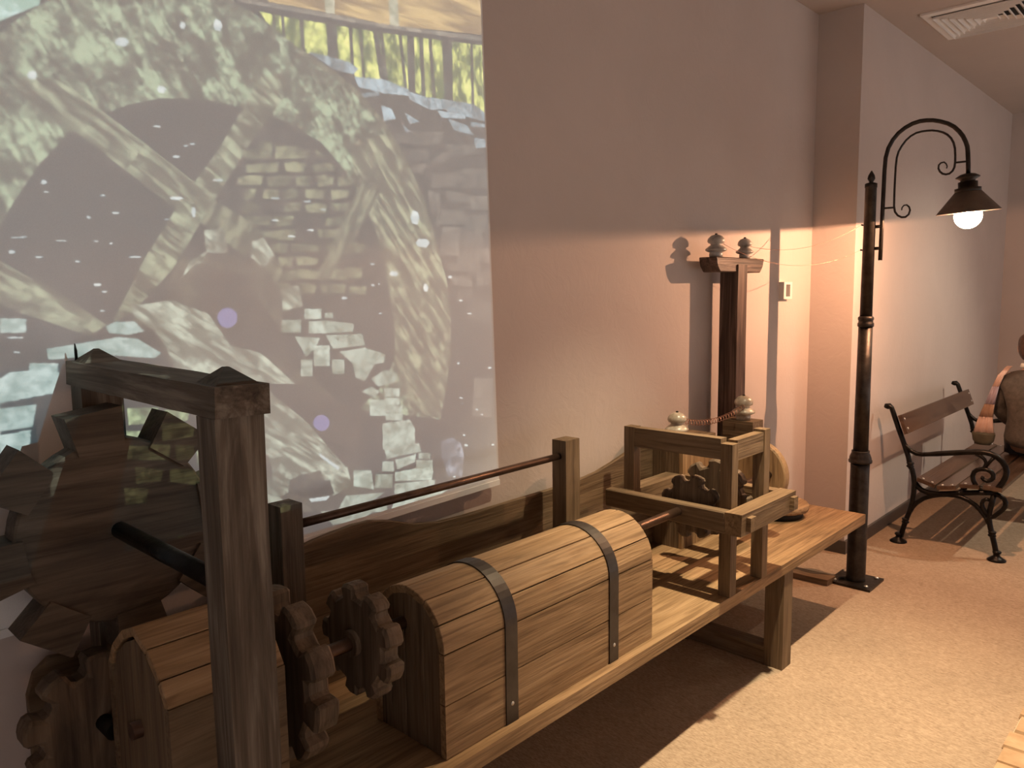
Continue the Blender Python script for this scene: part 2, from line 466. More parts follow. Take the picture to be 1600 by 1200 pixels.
def paint_film():
    lin = lambda c: ((c / 255.0 + .055) / 1.055) ** 2.4
    # light added by the projector, written as the display colours of two tones over a dark grey screen
    STY = {  # style: (tone a, tone b, coarse/fine texture index, contrast)
        'leaf': ((70, 90, 30), (235, 240, 130), 2), 'trunk': ((0, 0, 0), (75, 80, 70), 0), 'sky': ((150, 190, 170), (215, 245, 240), 0),
        'wall': ((0, 0, 0), (52, 47, 42), 2), 'dark': ((0, 0, 0), (18, 16, 14), 0), 'dark2': ((0, 0, 0), (45, 42, 42), 0), 'dark3': ((0, 0, 0), (20, 18, 18), 0),
        'trough': ((135, 105, 60), (225, 190, 120), 3), 'pale': ((165, 165, 135), (215, 210, 180), 0), 'pale2': ((100, 95, 85), (160, 150, 130), 0),
        'cap': ((90, 105, 110), (190, 215, 225), 1), 'stoneR': ((60, 56, 50), (120, 112, 98), 1), 'stoneI': ((56, 58, 40), (158, 160, 120), 1),
        'ring': ((56, 54, 38), (172, 192, 154), 7), 'ringR': ((62, 57, 42), (172, 176, 138), 4), 'edge': ((20, 16, 14), (40, 34, 28), 0),
        'rimlight': ((75, 72, 52), (140, 138, 108), 1), 'spoke': ((64, 60, 42), (172, 182, 146), 5), 'spokeB': ((58, 56, 42), (140, 142, 110), 6),
        'gear': ((52, 44, 34), (96, 88, 70), 1), 'gearL': ((92, 90, 72), (205, 216, 192), 5), 'gearD': ((36, 26, 20), (66, 52, 42), 1),
        'glint': ((190, 205, 205), (235, 245, 240), 0), 'bright': ((130, 160, 150), (225, 245, 238), 1), 'brightR': ((105, 115, 95), (205, 222, 205), 1),
        'moss': ((70, 84, 50), (200, 222, 165), 1), 'splash': ((70, 75, 85), (150, 158, 172), 1), 'disc': ((118, 112, 165), (130, 124, 175), 0)}
    def turned(t, deg):
        c, d = math.cos(math.radians(deg)), math.sin(math.radians(deg))
        X, Y = np.meshgrid(np.arange(NX) - NX / 2, np.arange(NY) - NY / 2)
        return t[((-X * d + Y * c) % NY).astype(int), ((X * c + Y * d) % NX).astype(int)]
    sharp = lambda t, g=1.35: np.clip((t - .5) * g + .5, 0, 1)
    streak = sharp(fbm(NX, NY, 36, 150, 4, 4))
    blot = fbm(NX, NY, 46, 40, 4, 9)
    grain = fbm(NX, NY, 190, 150, 3, 12)
    tex = [fbm(NX, NY, 90, 90, 3, 1), sharp(.55 * fbm(NX, NY, 60, 50, 5, 2) + .45 * grain), sharp(fbm(NX, NY, 110, 40, 5, 3), 1.6), fbm(NX, NY, 20, 110, 4, 4),
           sharp(.5 * turned(streak, 125) + .3 * blot + .2 * grain), sharp(.5 * turned(streak, -38) + .3 * blot + .2 * grain),
           sharp(.5 * turned(streak, 58) + .3 * blot + .2 * grain), sharp(.26 * turned(streak, 118) + .44 * blot + .3 * grain, 1.7)]
    img = np.zeros((NY, NX, 3))
    base = np.array([lin(np.array(c)) for c in (5., 64., 78.)])[None, None, :]      # the projector's grey black level
    data = "leaf 924,2272 1844,2536 1832,2009 1613,2053 1467,2083 1291,2077 1135,2103 1031,2156;trunk 1064,2209 1073,2211 1077,1952 1068,1951;trunk 1114,2221 1125,2224 1137,1962 1126,1960;trunk 1195,2241 1226,2249 1229,1976 1197,1971;trunk 1263,2258 1273,2260 1281,1984 1271,1982;trunk 1295,2266 1303,2268 1316,1989 1308,1988;trunk 1357,2281 1368,2284 1401,2002 1389,2000;trunk 1463,2308 1488,2314 1487,2015 1461,2011;trunk 1504,2318 1518,2321 1527,2022 1512,2019;trunk 1536,2326 1548,2329 1568,2028 1555,2026;trunk 1593,2340 1616,2346 1621,2036 1598,2033;trunk 1609,2344 1635,2350 1633,2038 1607,2034;trunk 1709,2369 1720,2371 1722,2052 1711,2050;trunk 1039,2202 1046,2204 1067,1951 1060,1950;trunk 1333,2275 1350,2280 1395,2001 1377,1999;trunk 1424,2298 1435,2301 1465,2012 1454,2010;sky 425,2095 545,2128 530,2078 483,2047 418,2002;sky 863,2214 957,2239 953,2175 872,2166;wall 1117,2114 1211,2110 1291,2077 1398,2071 1563,2073 1775,2050 1893,2048 1879,1372 1258,1329 792,1362 411,1388 433,1673 546,1833 648,1900 921,1950;dark 640,1885 770,1936 929,1952 891,1844 817,1757 564,1924;dark 431,1649 481,1726 551,1828 777,1704 811,1670 629,1449 425,1563;dark2 938,2248 1786,2482 1780,2269 1382,2217 1085,2187 942,2178;trough 958,2254 1774,2479 1770,2299 1405,2243 1178,2225 1034,2211;pale 1193,2318 1222,2326 1223,2229 1194,2225;pale 1399,2375 1428,2383 1436,2240 1402,2235;pale2 954,2191 1140,2209 1382,2231 1769,2280 1770,2293 1383,2241 1141,2220 955,2201;cap 1139,2116 1173,2118 1262,2117 1292,2105 1275,2088 1210,2089;cap 1276,2082 1377,2094 1462,2082 1466,2065 1375,2056 1290,2058;cap 1278,2036 1358,2060 1357,2047 1288,2028;cap 1455,2077 1588,2068 1613,2053 1542,2038 1466,2055;cap 1538,2074 1720,2084 1804,2052 1789,2038 1613,2044;cap 1363,2022 1400,2019 1413,1994 1372,1981;cap 1446,2016 1499,1999 1463,1987;cap 1567,2042 1686,2046 1681,2034 1587,2023;cap 1612,2024 1691,2016 1718,1989 1637,1994;cap 1705,2030 1789,2030 1789,2023 1705,2014;cap 1435,1983 1474,1964 1457,1944;cap 1720,1982 1788,1987 1787,1963 1717,1951;stoneR 1463,1917 1534,1923 1532,1890 1451,1886;stoneR 1554,1914 1617,1928 1608,1897 1545,1886;stoneR 1595,1812 1686,1811 1696,1786 1611,1780;stoneR 1527,1807 1569,1802 1572,1753 1532,1743;stoneR 1694,1802 1785,1812 1776,1768 1702,1763;stoneR 1560,1752 1667,1760 1661,1718 1547,1706;stoneR 1667,1743 1779,1754 1789,1704 1673,1699;stoneR 1580,1703 1652,1707 1645,1619 1564,1618;stoneR 1657,1693 1747,1704 1749,1647 1652,1646;stoneR 1652,1638 1776,1649 1779,1603 1633,1601;stoneR 1542,1859 1645,1869 1645,1830 1537,1814;stoneR 1668,1883 1787,1902 1780,1836 1660,1826;stoneR 1603,1597 1728,1611 1746,1571 1596,1573;stoneR 1700,1233 1784,1231 1771,1099 1684,1115;stoneR 1698,1486 1790,1474 1786,1414 1680,1422;stoneR 1603,1556 1688,1562 1702,1525 1620,1530;stoneR 1720,1569 1786,1575 1784,1535 1716,1525;stoneR 1638,1516 1705,1519 1695,1488 1633,1482;stoneR 1413,1958 1492,1969 1488,1938 1412,1928;stoneR 1482,1970 1591,1983 1580,1940 1488,1932;stoneR 1600,1949 1725,1963 1729,1933 1612,1919;stoneR 1630,1870 1720,1878 1710,1841 1640,1837;stoneR 1468,1874 1520,1884 1512,1853 1467,1852;stoneI 942,1847 982,1859 1019,1858 1014,1839 949,1830;stoneI 1033,1859 1054,1865 1074,1864 1068,1850 1036,1843;stoneI 1079,1869 1106,1871 1131,1873 1126,1852 1086,1849;stoneI 1146,1875 1170,1879 1191,1877 1187,1864 1152,1858;stoneI 1211,1880 1238,1889 1271,1887 1264,1870 1206,1860;stoneI 951,1816 995,1825 1040,1832 1034,1809 952,1799;stoneI 1054,1832 1087,1841 1118,1838 1107,1814 1060,1813;stoneI 1134,1835 1172,1847 1208,1849 1203,1830 1140,1819;stoneI 1214,1848 1266,1857 1314,1855 1305,1840 1221,1830;stoneI 930,1785 962,1794 996,1795 989,1774 931,1767;stoneI 1004,1791 1039,1801 1073,1803 1070,1781 1011,1770;stoneI 1086,1800 1108,1808 1128,1804 1123,1782 1088,1781;stoneI 1150,1811 1173,1816 1200,1810 1195,1794 1151,1783;stoneI 1210,1814 1247,1818 1285,1820 1276,1803 1211,1789;stoneI 943,1752 958,1762 977,1762 969,1741 942,1732;stoneI 996,1762 1014,1766 1037,1764 1034,1743 990,1742;stoneI 1048,1762 1070,1772 1092,1771 1087,1750 1051,1744;stoneI 1112,1773 1141,1777 1173,1775 1163,1754 1113,1751;stoneI 1188,1779 1217,1781 1248,1782 1239,1763 1192,1754;stoneI 938,1725 958,1731 979,1726 975,1705 936,1702;stoneI 1052,1730 1073,1739 1099,1738 1092,1717 1047,1712;stoneI 1109,1733 1145,1743 1176,1738 1171,1718 1116,1715;stoneI 1186,1745 1235,1747 1281,1752 1271,1727 1196,1725;stoneI 943,1695 977,1696 1012,1699 1008,1678 948,1675;stoneI 1019,1699 1049,1702 1076,1704 1067,1681 1027,1675;stoneI 1171,1704 1211,1710 1254,1713 1253,1693 1168,1685;stoneI 921,1657 950,1665 976,1664 973,1641 929,1638;stoneI 983,1660 1032,1668 1079,1670 1072,1643 990,1643;stoneI 1143,1673 1195,1676 1246,1678 1243,1655 1147,1652;stoneI 941,1627 965,1630 988,1631 986,1610 947,1607;stoneI 1004,1630 1029,1635 1055,1633 1048,1611 1009,1611;stoneI 1063,1634 1110,1635 1155,1633 1146,1617 1067,1615;stoneI 1167,1638 1190,1638 1215,1636 1214,1620 1167,1615;stoneI 1227,1638 1261,1646 1297,1639 1288,1619 1227,1613;stoneI 937,1593 977,1599 1015,1600 1013,1581 940,1574;stoneI 1025,1601 1046,1599 1068,1602 1063,1576 1030,1576;stoneI 1076,1603 1111,1604 1144,1598 1136,1584 1081,1580;stoneI 977,1560 1005,1568 1035,1561 1029,1548 978,1544;stoneI 1044,1565 1091,1571 1139,1566 1136,1547 1043,1543;stoneI 1149,1568 1196,1574 1241,1564 1231,1545 1153,1547;stoneI 916,1529 940,1537 959,1533 951,1513 923,1508;stoneI 967,1531 1012,1535 1054,1533 1049,1513 971,1512;stoneI 1064,1527 1099,1537 1133,1527 1126,1509 1068,1507;stoneI 1146,1532 1185,1532 1225,1534 1220,1509 1150,1507;stoneI 1227,1578 1279,1578 1278,1549 1225,1549;stoneI 1235,1526 1292,1526 1291,1505 1234,1505;stoneI 990,1876 1025,1880 1023,1843 988,1839;stoneI 1033,1872 1096,1880 1094,1848 1031,1841;ring 391,1916 436,1983 483,2035 529,2076 590,2118 704,2164 844,2188 935,2191 1015,2167 1117,2118 1210,2086 1289,2048 1372,1981 1448,1885 1509,1783 1554,1655 1592,1541 1604,1424 1600,1306 1576,1208 1552,1121 1251,1187 1342,1250 1382,1321 1387,1394 1375,1486 1356,1594 1327,1690 1277,1781 1229,1841 1163,1898 1054,1937 937,1951 844,1952 764,1938 687,1911 634,1882 569,1836 506,1763 455,1681 383,1562;ringR 1277,1781 1327,1690 1356,1594 1375,1486 1387,1394 1382,1321 1433,1165 1552,1121 1600,1306 1604,1424 1592,1541 1554,1655 1509,1783 1448,1885 1371,1946 1252,1905;edge 937,1951 1054,1937 1163,1898 1229,1841 1209,1838 1143,1886 1044,1921 936,1937 843,1936 756,1924 686,1898 633,1869 568,1824 505,1751 454,1669 429,1618 419,1624 456,1690 506,1768 570,1842 634,1884 687,1914 757,1939 844,1953;rimlight 1117,2118 1210,2086 1289,2048 1372,1981 1448,1885 1509,1783 1554,1655 1539,1654 1492,1781 1431,1880 1354,1975 1272,2039 1194,2076 1110,2107;spoke 371,1538 376,1604 426,1577 467,1551 539,1505 610,1446 576,1424 506,1454 419,1491;spoke 497,1939 563,1939 684,1859 818,1768 867,1705 812,1677 710,1747 593,1833 504,1883 473,1908;spokeB 861,1731 971,1676 1010,1611 1051,1539 1006,1539 933,1601 827,1678;spoke 987,2025 1074,2052 1062,1989 965,1868 860,1717 761,1567 664,1469 623,1450 699,1588 793,1726 883,1843 974,1981;spokeB 1345,1865 1374,1816 1353,1788 1250,1643 1168,1536 1130,1546 1234,1727 1269,1781;gear 661,1427 669,1486 742,1496 747,1539 785,1597 803,1590 838,1605 838,1657 888,1664 891,1607 941,1593 960,1640 1003,1649 1018,1603 990,1571 1023,1523 1084,1531 1090,1474 1029,1459 1032,1345 1170,1232 1245,1043 1329,935 1155,916 931,965 825,1145 733,1366 709,1425;gearL 665,1486 756,1496 844,1461 954,1374 1056,1277 1146,1165 1194,1087 1220,975 1157,960 1120,1038 1062,1036 987,1020 973,1097 941,1143 831,1237 760,1320 732,1395 709,1432 669,1452;gearL 838,1657 888,1664 894,1606 841,1606;gearL 957,1635 989,1646 1015,1606 985,1571 953,1598;gearL 1028,1520 1080,1530 1090,1477 1032,1464;gearL 800,1586 841,1607 833,1583 805,1571 782,1550;gearL 952,1351 1001,1282 956,1270 917,1322;gearD 851,1569 930,1555 1026,1411 1023,1346 888,1386 816,1495;gearD 966,1286 1074,1275 1251,1187 1266,1039 1202,1032 1088,1172 999,1250;dark3 1089,1009 1149,1006 1161,965 1082,967;gearL 980,1063 1035,1053 1022,996 976,980;gearL 971,1048 931,965 1035,890 1057,937 1003,983;glint 1082,967 1147,962 1136,952 1089,957;glint 1119,1085 1181,1036 1177,1028 1122,1074;bright 493,1402 563,1410 634,1419 673,1413 723,1378 705,1368 618,1380 495,1380;bright 609,1443 629,1452 669,1451 688,1429 654,1422 615,1429;bright 460,1375 512,1371 510,1354 459,1358;bright 408,1348 425,1360 499,1359 531,1343 519,1312 404,1300;bright 403,1288 467,1291 456,1245 400,1245;bright 399,1237 453,1240 446,1189 395,1184;bright 390,1112 434,1103 431,1068 387,1078;bright 394,1174 439,1179 443,1159 392,1135;bright 386,1065 436,1058 410,1013 382,1007;bright 417,1466 461,1464 459,1436 415,1438;bright 366,1355 408,1351 397,1212 355,1218;moss 641,1262 709,1256 702,1222 641,1224;moss 719,1248 779,1246 773,1219 720,1211;moss 812,1242 900,1238 893,1198 813,1211;moss 546,1225 583,1221 577,1192 546,1192;moss 601,1219 675,1206 669,1172 601,1181;moss 700,1205 759,1203 752,1162 700,1171;moss 597,1173 691,1158 684,1123 598,1140;moss 789,1142 841,1139 833,1096 790,1108;moss 603,1121 678,1113 671,1081 603,1082;moss 531,1088 620,1070 614,1042 531,1057;moss 629,1068 673,1061 667,1030 630,1034;moss 702,1048 774,1044 767,1011 703,1012;moss 803,1028 864,1019 857,991 803,989;moss 547,1039 605,1022 599,998 546,1001;moss 618,1021 705,1007 698,968 619,992;moss 521,997 571,988 565,956 521,961;moss 771,936 824,919 817,886 771,890;moss 834,914 925,900 917,856 835,886;moss 628,866 704,848 698,820 629,831;moss 537,841 606,831 599,792 538,817;moss 626,814 694,799 687,764 627,776;moss 708,789 751,784 744,751 709,749;moss 531,794 578,782 572,749 532,765;moss 598,774 655,757 648,723 599,738;moss 685,746 743,732 736,700 685,711;moss 767,714 844,692 838,661 768,687;brightR 1094,1469 1145,1468 1144,1441 1092,1443;brightR 1155,1457 1180,1457 1180,1443 1154,1444;brightR 1105,1437 1156,1435 1154,1403 1104,1405;brightR 1144,1439 1245,1425 1244,1403 1154,1403;brightR 1154,1398 1273,1396 1281,1364 1176,1361;brightR 1062,1399 1138,1392 1121,1364 1093,1344;brightR 1117,1373 1166,1370 1164,1315 1115,1319;brightR 1196,1351 1280,1358 1350,1334 1345,1309 1246,1309;brightR 1077,1339 1112,1336 1109,1292 1075,1295;brightR 1171,1332 1211,1329 1209,1289 1169,1293;brightR 1236,1322 1313,1311 1276,1264 1245,1277;brightR 1298,1269 1344,1290 1390,1279 1384,1250 1320,1245;brightR 1264,1236 1297,1247 1323,1230 1307,1213;brightR 1342,1237 1397,1232 1396,1208 1341,1213;brightR 1343,1210 1396,1204 1395,1183 1342,1189;brightR 1342,1187 1405,1180 1404,1159 1341,1167;brightR 1343,1165 1406,1157 1405,1136 1343,1145;brightR 1331,1137 1432,1135 1450,1106 1449,1059 1330,1062;brightR 1335,1062 1466,1059 1472,1032 1343,1032;brightR 1462,1030 1508,1023 1507,1005 1462,1012;brightR 1373,1025 1452,1028 1447,1005 1379,994;brightR 1452,1010 1517,999 1516,967 1451,979;brightR 1371,987 1451,985 1519,965 1510,938 1370,961;brightR 1326,1027 1368,1020 1367,990 1325,998;brightR 1300,995 1362,983 1360,942 1298,954;brightR 1368,954 1525,936 1519,905 1366,923;brightR 1227,1019 1287,1008 1294,951 1225,974;brightR 1291,1210 1345,1204 1343,1158 1289,1164;brightR 1198,952 1329,935 1238,897 1154,898;brightR 1115,925 1305,892 1237,870 1153,880;brightR 1028,1443 1083,1441 1081,1408 1026,1411;brightR 1376,925 1577,895 1472,866 1350,873;brightR 1239,916 1339,894 1339,875 1238,897;splash 1550,1052 1596,1057 1636,1035 1648,992 1638,925 1578,936 1554,1001;disc 909,1452 905,1439 895,1431 882,1428 869,1432 861,1441 858,1453 862,1465 872,1474 885,1477 898,1473 907,1464;disc 1156,1162 1152,1151 1142,1144 1129,1143 1117,1148 1108,1157 1105,1168 1109,1179 1119,1186 1132,1187 1144,1183 1153,1173;glint 737,1876 741,1878 751,1879 755,1878 750,1876 740,1875;glint 508,1735 511,1740 517,1739 519,1736 515,1731 509,1732;glint 512,1716 514,1718 519,1718 521,1717 518,1715 513,1715;glint 616,1717 619,1719 626,1720 628,1718 625,1716 619,1716;glint 636,1683 641,1685 651,1685 655,1684 650,1682 640,1682;glint 587,1671 590,1674 594,1673 595,1671 593,1668 589,1669;glint 441,1595 444,1599 451,1598 453,1595 449,1592 443,1592;glint 485,1586 489,1588 498,1588 501,1587 497,1585 488,1585;glint 444,1624 453,1625 473,1626 480,1625 471,1624 451,1623;glint 523,1619 529,1621 544,1621 549,1620 542,1619 528,1619;glint 598,1622 601,1624 606,1624 608,1623 605,1621 600,1621;glint 628,1618 630,1620 635,1620 636,1619 634,1617 629,1617;glint 559,1579 562,1581 567,1581 569,1579 566,1577 561,1578;glint 661,1591 670,1592 690,1593 697,1592 688,1590 668,1590;glint 591,1532 595,1534 604,1534 607,1532 603,1529 594,1529;glint 607,1517 610,1519 615,1518 617,1517 614,1515 609,1515;glint 600,1476 603,1478 608,1477 610,1476 608,1475 602,1475;glint 426,1428 434,1429 451,1428 457,1426 449,1425 432,1426;glint 434,1398 437,1400 444,1399 446,1398 443,1396 436,1397;glint 748,1676 751,1678 757,1678 759,1677 756,1675 750,1675;glint 762,1724 770,1728 788,1729 795,1726 786,1722 768,1721;glint 811,1696 814,1708 820,1706 821,1697 818,1684 813,1686;glint 499,1939 504,1948 514,1949 517,1942 512,1933 502,1933;glint 668,2038 676,2049 692,2051 698,2045 690,2034 674,2032;glint 751,1957 756,1966 767,1966 771,1960 765,1951 754,1950;glint 889,2123 895,2138 907,2138 911,2128 905,2113 893,2113;glint 810,2105 814,2113 821,2113 824,2108 820,2099 812,2099;glint 1013,1689 1018,1692 1029,1692 1033,1690 1028,1688 1017,1688;glint 1054,1652 1060,1655 1073,1655 1078,1653 1072,1650 1059,1650;glint 1111,1670 1117,1673 1130,1673 1135,1672 1129,1669 1115,1669;glint 865,1773 872,1776 887,1777 893,1775 886,1772 870,1771;glint 1013,1744 1020,1746 1034,1747 1039,1746 1032,1743 1018,1742;glint 1105,1743 1111,1745 1124,1746 1129,1745 1123,1742 1110,1741;glint 1154,1725 1159,1728 1169,1728 1173,1726 1168,1724 1158,1724;glint 1308,1588 1312,1590 1322,1589 1325,1588 1321,1586 1311,1586;glint 1307,1530 1310,1532 1318,1532 1321,1530 1317,1527 1309,1528;glint 1332,1533 1334,1536 1338,1535 1340,1533 1338,1531 1334,1531;glint 1209,1495 1214,1499 1225,1498 1229,1495 1224,1492 1213,1492;glint 1597,1554 1601,1559 1611,1558 1614,1555 1609,1550 1600,1551;glint 1373,1562 1381,1570 1399,1568 1406,1562 1397,1555 1379,1556;glint 1640,1482 1644,1485 1654,1484 1657,1482 1653,1479 1643,1480;glint 1672,1442 1678,1443 1690,1443 1695,1441 1689,1439 1677,1440;glint 1626,1288 1629,1292 1636,1290 1639,1287 1635,1283 1628,1284;glint 1330,1451 1334,1453 1341,1452 1344,1450 1341,1449 1333,1449;glint 1631,1178 1636,1181 1645,1179 1649,1177 1644,1174 1635,1176;glint 1649,1025 1653,1028 1663,1026 1667,1022 1662,1018 1652,1021;glint 1772,1008 1776,1010 1784,1008 1787,1006 1783,1003 1775,1005;glint 1638,1159 1642,1160 1649,1159 1652,1158 1648,1157 1641,1158;glint 1725,1114 1728,1116 1736,1114 1739,1112 1735,1111 1727,1112;glint 1644,1058 1647,1061 1654,1059 1657,1056 1654,1054 1646,1056;glint 1599,932 1602,934 1609,932 1612,930 1608,927 1601,929;glint 1472,1652 1486,1665 1516,1664 1527,1654 1513,1640 1482,1642;glint 1456,1724 1465,1745 1484,1742 1490,1726 1481,1705 1462,1708;glint 1497,1522 1503,1534 1513,1531 1517,1522 1512,1510 1501,1512;glint 815,1849 819,1851 827,1852 830,1851 826,1848 818,1848;glint 802,1843 805,1845 811,1846 813,1844 810,1842 804,1842;glint 775,1816 780,1819 790,1820 793,1818 789,1815 778,1814;glint 1702,1133 1706,1136 1713,1134 1716,1132 1712,1129 1705,1131;glint 1761,1263 1766,1266 1776,1264 1780,1262 1775,1259 1765,1260"
    us = (np.arange(NX) + .5) / RES - PW; vs = (np.arange(NY) + .5) / RES
    for rec in data.split(';'):
        st, *pp = rec.split(' ')
        poly = []
        for q in pp:
            x, z = q.split(',')
            d = Vector((int(x) / 1000 - PBR.x, 0, int(z) / 1000 - PBR.z))
            poly.append((d.dot(UX), d.dot(UZ)))
        pa = np.array(poly)
        i0 = max(0, int((pa[:, 0].min() + PW) * RES) - 1); i1 = min(NX, int((pa[:, 0].max() + PW) * RES) + 2)
        j0 = max(0, int(pa[:, 1].min() * RES) - 1); j1 = min(NY, int(pa[:, 1].max() * RES) + 2)
        if i1 <= i0 or j1 <= j0: continue
        ms = inside(poly, us[i0:i1], vs[j0:j1])
        a, b, t = STY[st]
        k = tex[t][j0:j1, i0:i1, None]
        if st in ('stoneI', 'stoneR', 'brightR', 'bright', 'cap'): k = np.clip(k * .7 + random.uniform(0, .35), 0, 1)
        ca, cb = lin(np.array(a, float)), lin(np.array(b, float))
        colr = ca + (cb - ca) * k ** (1.3 if st.startswith('bright') or st in ('cap', 'leaf', 'trough', 'moss') else 2.1)
        if st == 'leaf':
            k2 = tex[1][j0:j1, i0:i1, None]
            colr = colr * (.5 + .9 * k2) + lin(np.array((40., 60., 20.))) * (1 - k2)
        img[j0:j1, i0:i1][ms] = colr[ms]
    img += base
    # soften like a video frame
    for _ in range(1):
        p = np.pad(img, ((1, 1), (1, 1), (0, 0)), 'edge')
        img = (p[:-2, 1:-1] + p[2:, 1:-1] + p[1:-1, :-2] + p[1:-1, 2:] + 2 * img) / 6
    rows = (np.arange(NY) // 2 % 2)[:, None, None]
    img *= 1.0 - .05 * rows                       # the projector's line structure
    s = np.where(img <= .0031308, img * 12.92, 1.055 * np.clip(img, 0, None) ** (1 / 2.4) - .055)
    rgba = np.ones((NY, NX, 4), np.float32); rgba[..., :3] = np.clip(s, 0, 1)
    im = bpy.data.images.new('film_frame', NX, NY, alpha=False)
    im.colorspace_settings.name = 'sRGB'
    im.pixels.foreach_set(rgba.ravel()); im.update(); im.pack()
    return im

def make_projector():
    d = bpy.data.lights.new('projector_light', 'SPOT')
    d.energy = PROJ_POWER; d.shadow_soft_size = .0004; d.spot_size = math.radians(100); d.spot_blend = 0
    o = bpy.data.objects.new('projector_light', d); COL.objects.link(o); o.location = PROJ
    ctr = PBR - UX * (PW / 2) + UZ * (PH / 2)
    o.rotation_euler = (ctr - PROJ).to_track_quat('-Z', 'Y').to_euler()
    d.use_nodes = True
    nt = d.node_tree
    em = nt.nodes['Emission']
    tc = N(nt, 'ShaderNodeTexCoord')
    vt = N(nt, 'ShaderNodeVectorTransform', vector_type='VECTOR', convert_from='OBJECT', convert_to='WORLD')
    # direction in world space
    src = tc.outputs['Normal']
    sep = N(nt, 'ShaderNodeSeparateXYZ')
    nt.links.new(src, sep.inputs[0])
    def mth(op, a, b=None):
        n = N(nt, 'ShaderNodeMath', operation=op)
        for i, v in enumerate((a, b)):
            if v is None: continue
            if isinstance(v, (int, float)): n.inputs[i].default_value = v
            else: nt.links.new(v, n.inputs[i])
        return n.outputs[0]
    # the lens of the projector: spot local frame, -Z forward
    Rm = o.rotation_euler.to_matrix()
    D = PBR.y - PROJ.y
    def world_axis(i):   # world component i of the local direction
        a = [Rm[i][k] for k in range(3)]
        return mth('ADD', mth('ADD', mth('MULTIPLY', sep.outputs[0], a[0]), mth('MULTIPLY', sep.outputs[1], a[1])), mth('MULTIPLY', sep.outputs[2], a[2]))
    if LOCAL_DIR: wx, wy, wz = (world_axis(i) for i in range(3))
    else: wx, wy, wz = sep.outputs
    px = mth('ADD', mth('MULTIPLY', mth('DIVIDE', wx, wy), D), PROJ.x - PBR.x)
    pz = mth('ADD', mth('MULTIPLY', mth('DIVIDE', wz, wy), D), PROJ.z - PBR.z)
    u = mth('ADD', mth('MULTIPLY', px, UX.x), mth('MULTIPLY', pz, UX.z))
    v = mth('ADD', mth('MULTIPLY', px, UZ.x), mth('MULTIPLY', pz, UZ.z))
    cb = N(nt, 'ShaderNodeCombineXYZ')
    nt.links.new(mth('ADD', mth('DIVIDE', u, PW), 1.0), cb.inputs[0]); nt.links.new(mth('DIVIDE', v, PH), cb.inputs[1])
    ti = N(nt, 'ShaderNodeTexImage', extension='CLIP'); ti.image = paint_film()
    nt.links.new(cb.outputs[0], ti.inputs['Vector'])
    nt.links.new(ti.outputs['Color'], em.inputs['Color'])
    aw = mth('MAXIMUM', mth('ABSOLUTE', wy), .15)
    nt.links.new(mth('DIVIDE', 1.0, mth('MULTIPLY', aw, mth('MULTIPLY', aw, aw))), em.inputs['Strength'])   # even light over the flat screen
    return o
LOCAL_DIR = True
make_projector()

# ------------------------------------------------------------------ workbench
ZT = .45
bench = thing('display_bench', 'long low honey coloured wooden bench along the wall carrying the mill machinery', 'bench', (2.0, 1.47, 0))
BX0, BX1 = .40, 3.70
for i, (y0, y1) in enumerate(((1.21, 1.385), (1.3862, 1.56), (1.5612, 1.739))):
    g = G().box(BX0, BX1, y0, y1, ZT - .043, ZT, .005)
    link('top_plank', g, M['honey_x'], bench)
for x in (.62, 2.84):
    link('leg', G().box(x, x + .08, 1.222, 1.30, .0, ZT - .0435, .004), M['brown_z'], bench)
    link('leg', G().box(x, x + .08, 1.64, 1.72, .0, ZT - .0435, .004), M['brown_z'], bench)
    link('foot_rail', G().box(x + .004, x + .076, 1.3005, 1.6395, .005, .075, .004), M['brown_y'], bench)
bp = [(.40, .42), (.40, .70), (.415, .745), (.445, .768), (.50, .758), (.60, .72), (.72, .735), (.86, .80), (.98, .842), (1.08, .86), (1.20, .873), (1.26, .872),
      (1.33, .856), (1.42, .826), (1.52, .809), (1.62, .806), (1.85, .807), (2.05, .808), (2.20, .810), (2.32, .822), (2.42, .842), (2.53, .868), (2.66, .90), (2.78, .91),
      (2.95, .88), (3.10, .80), (3.20, .70), (3.28, .58), (3.30, .42)]
link('back_panel', G().prism(bp, 'y', 1.7405, 1.7575, .002), M['brown_x'], bench)

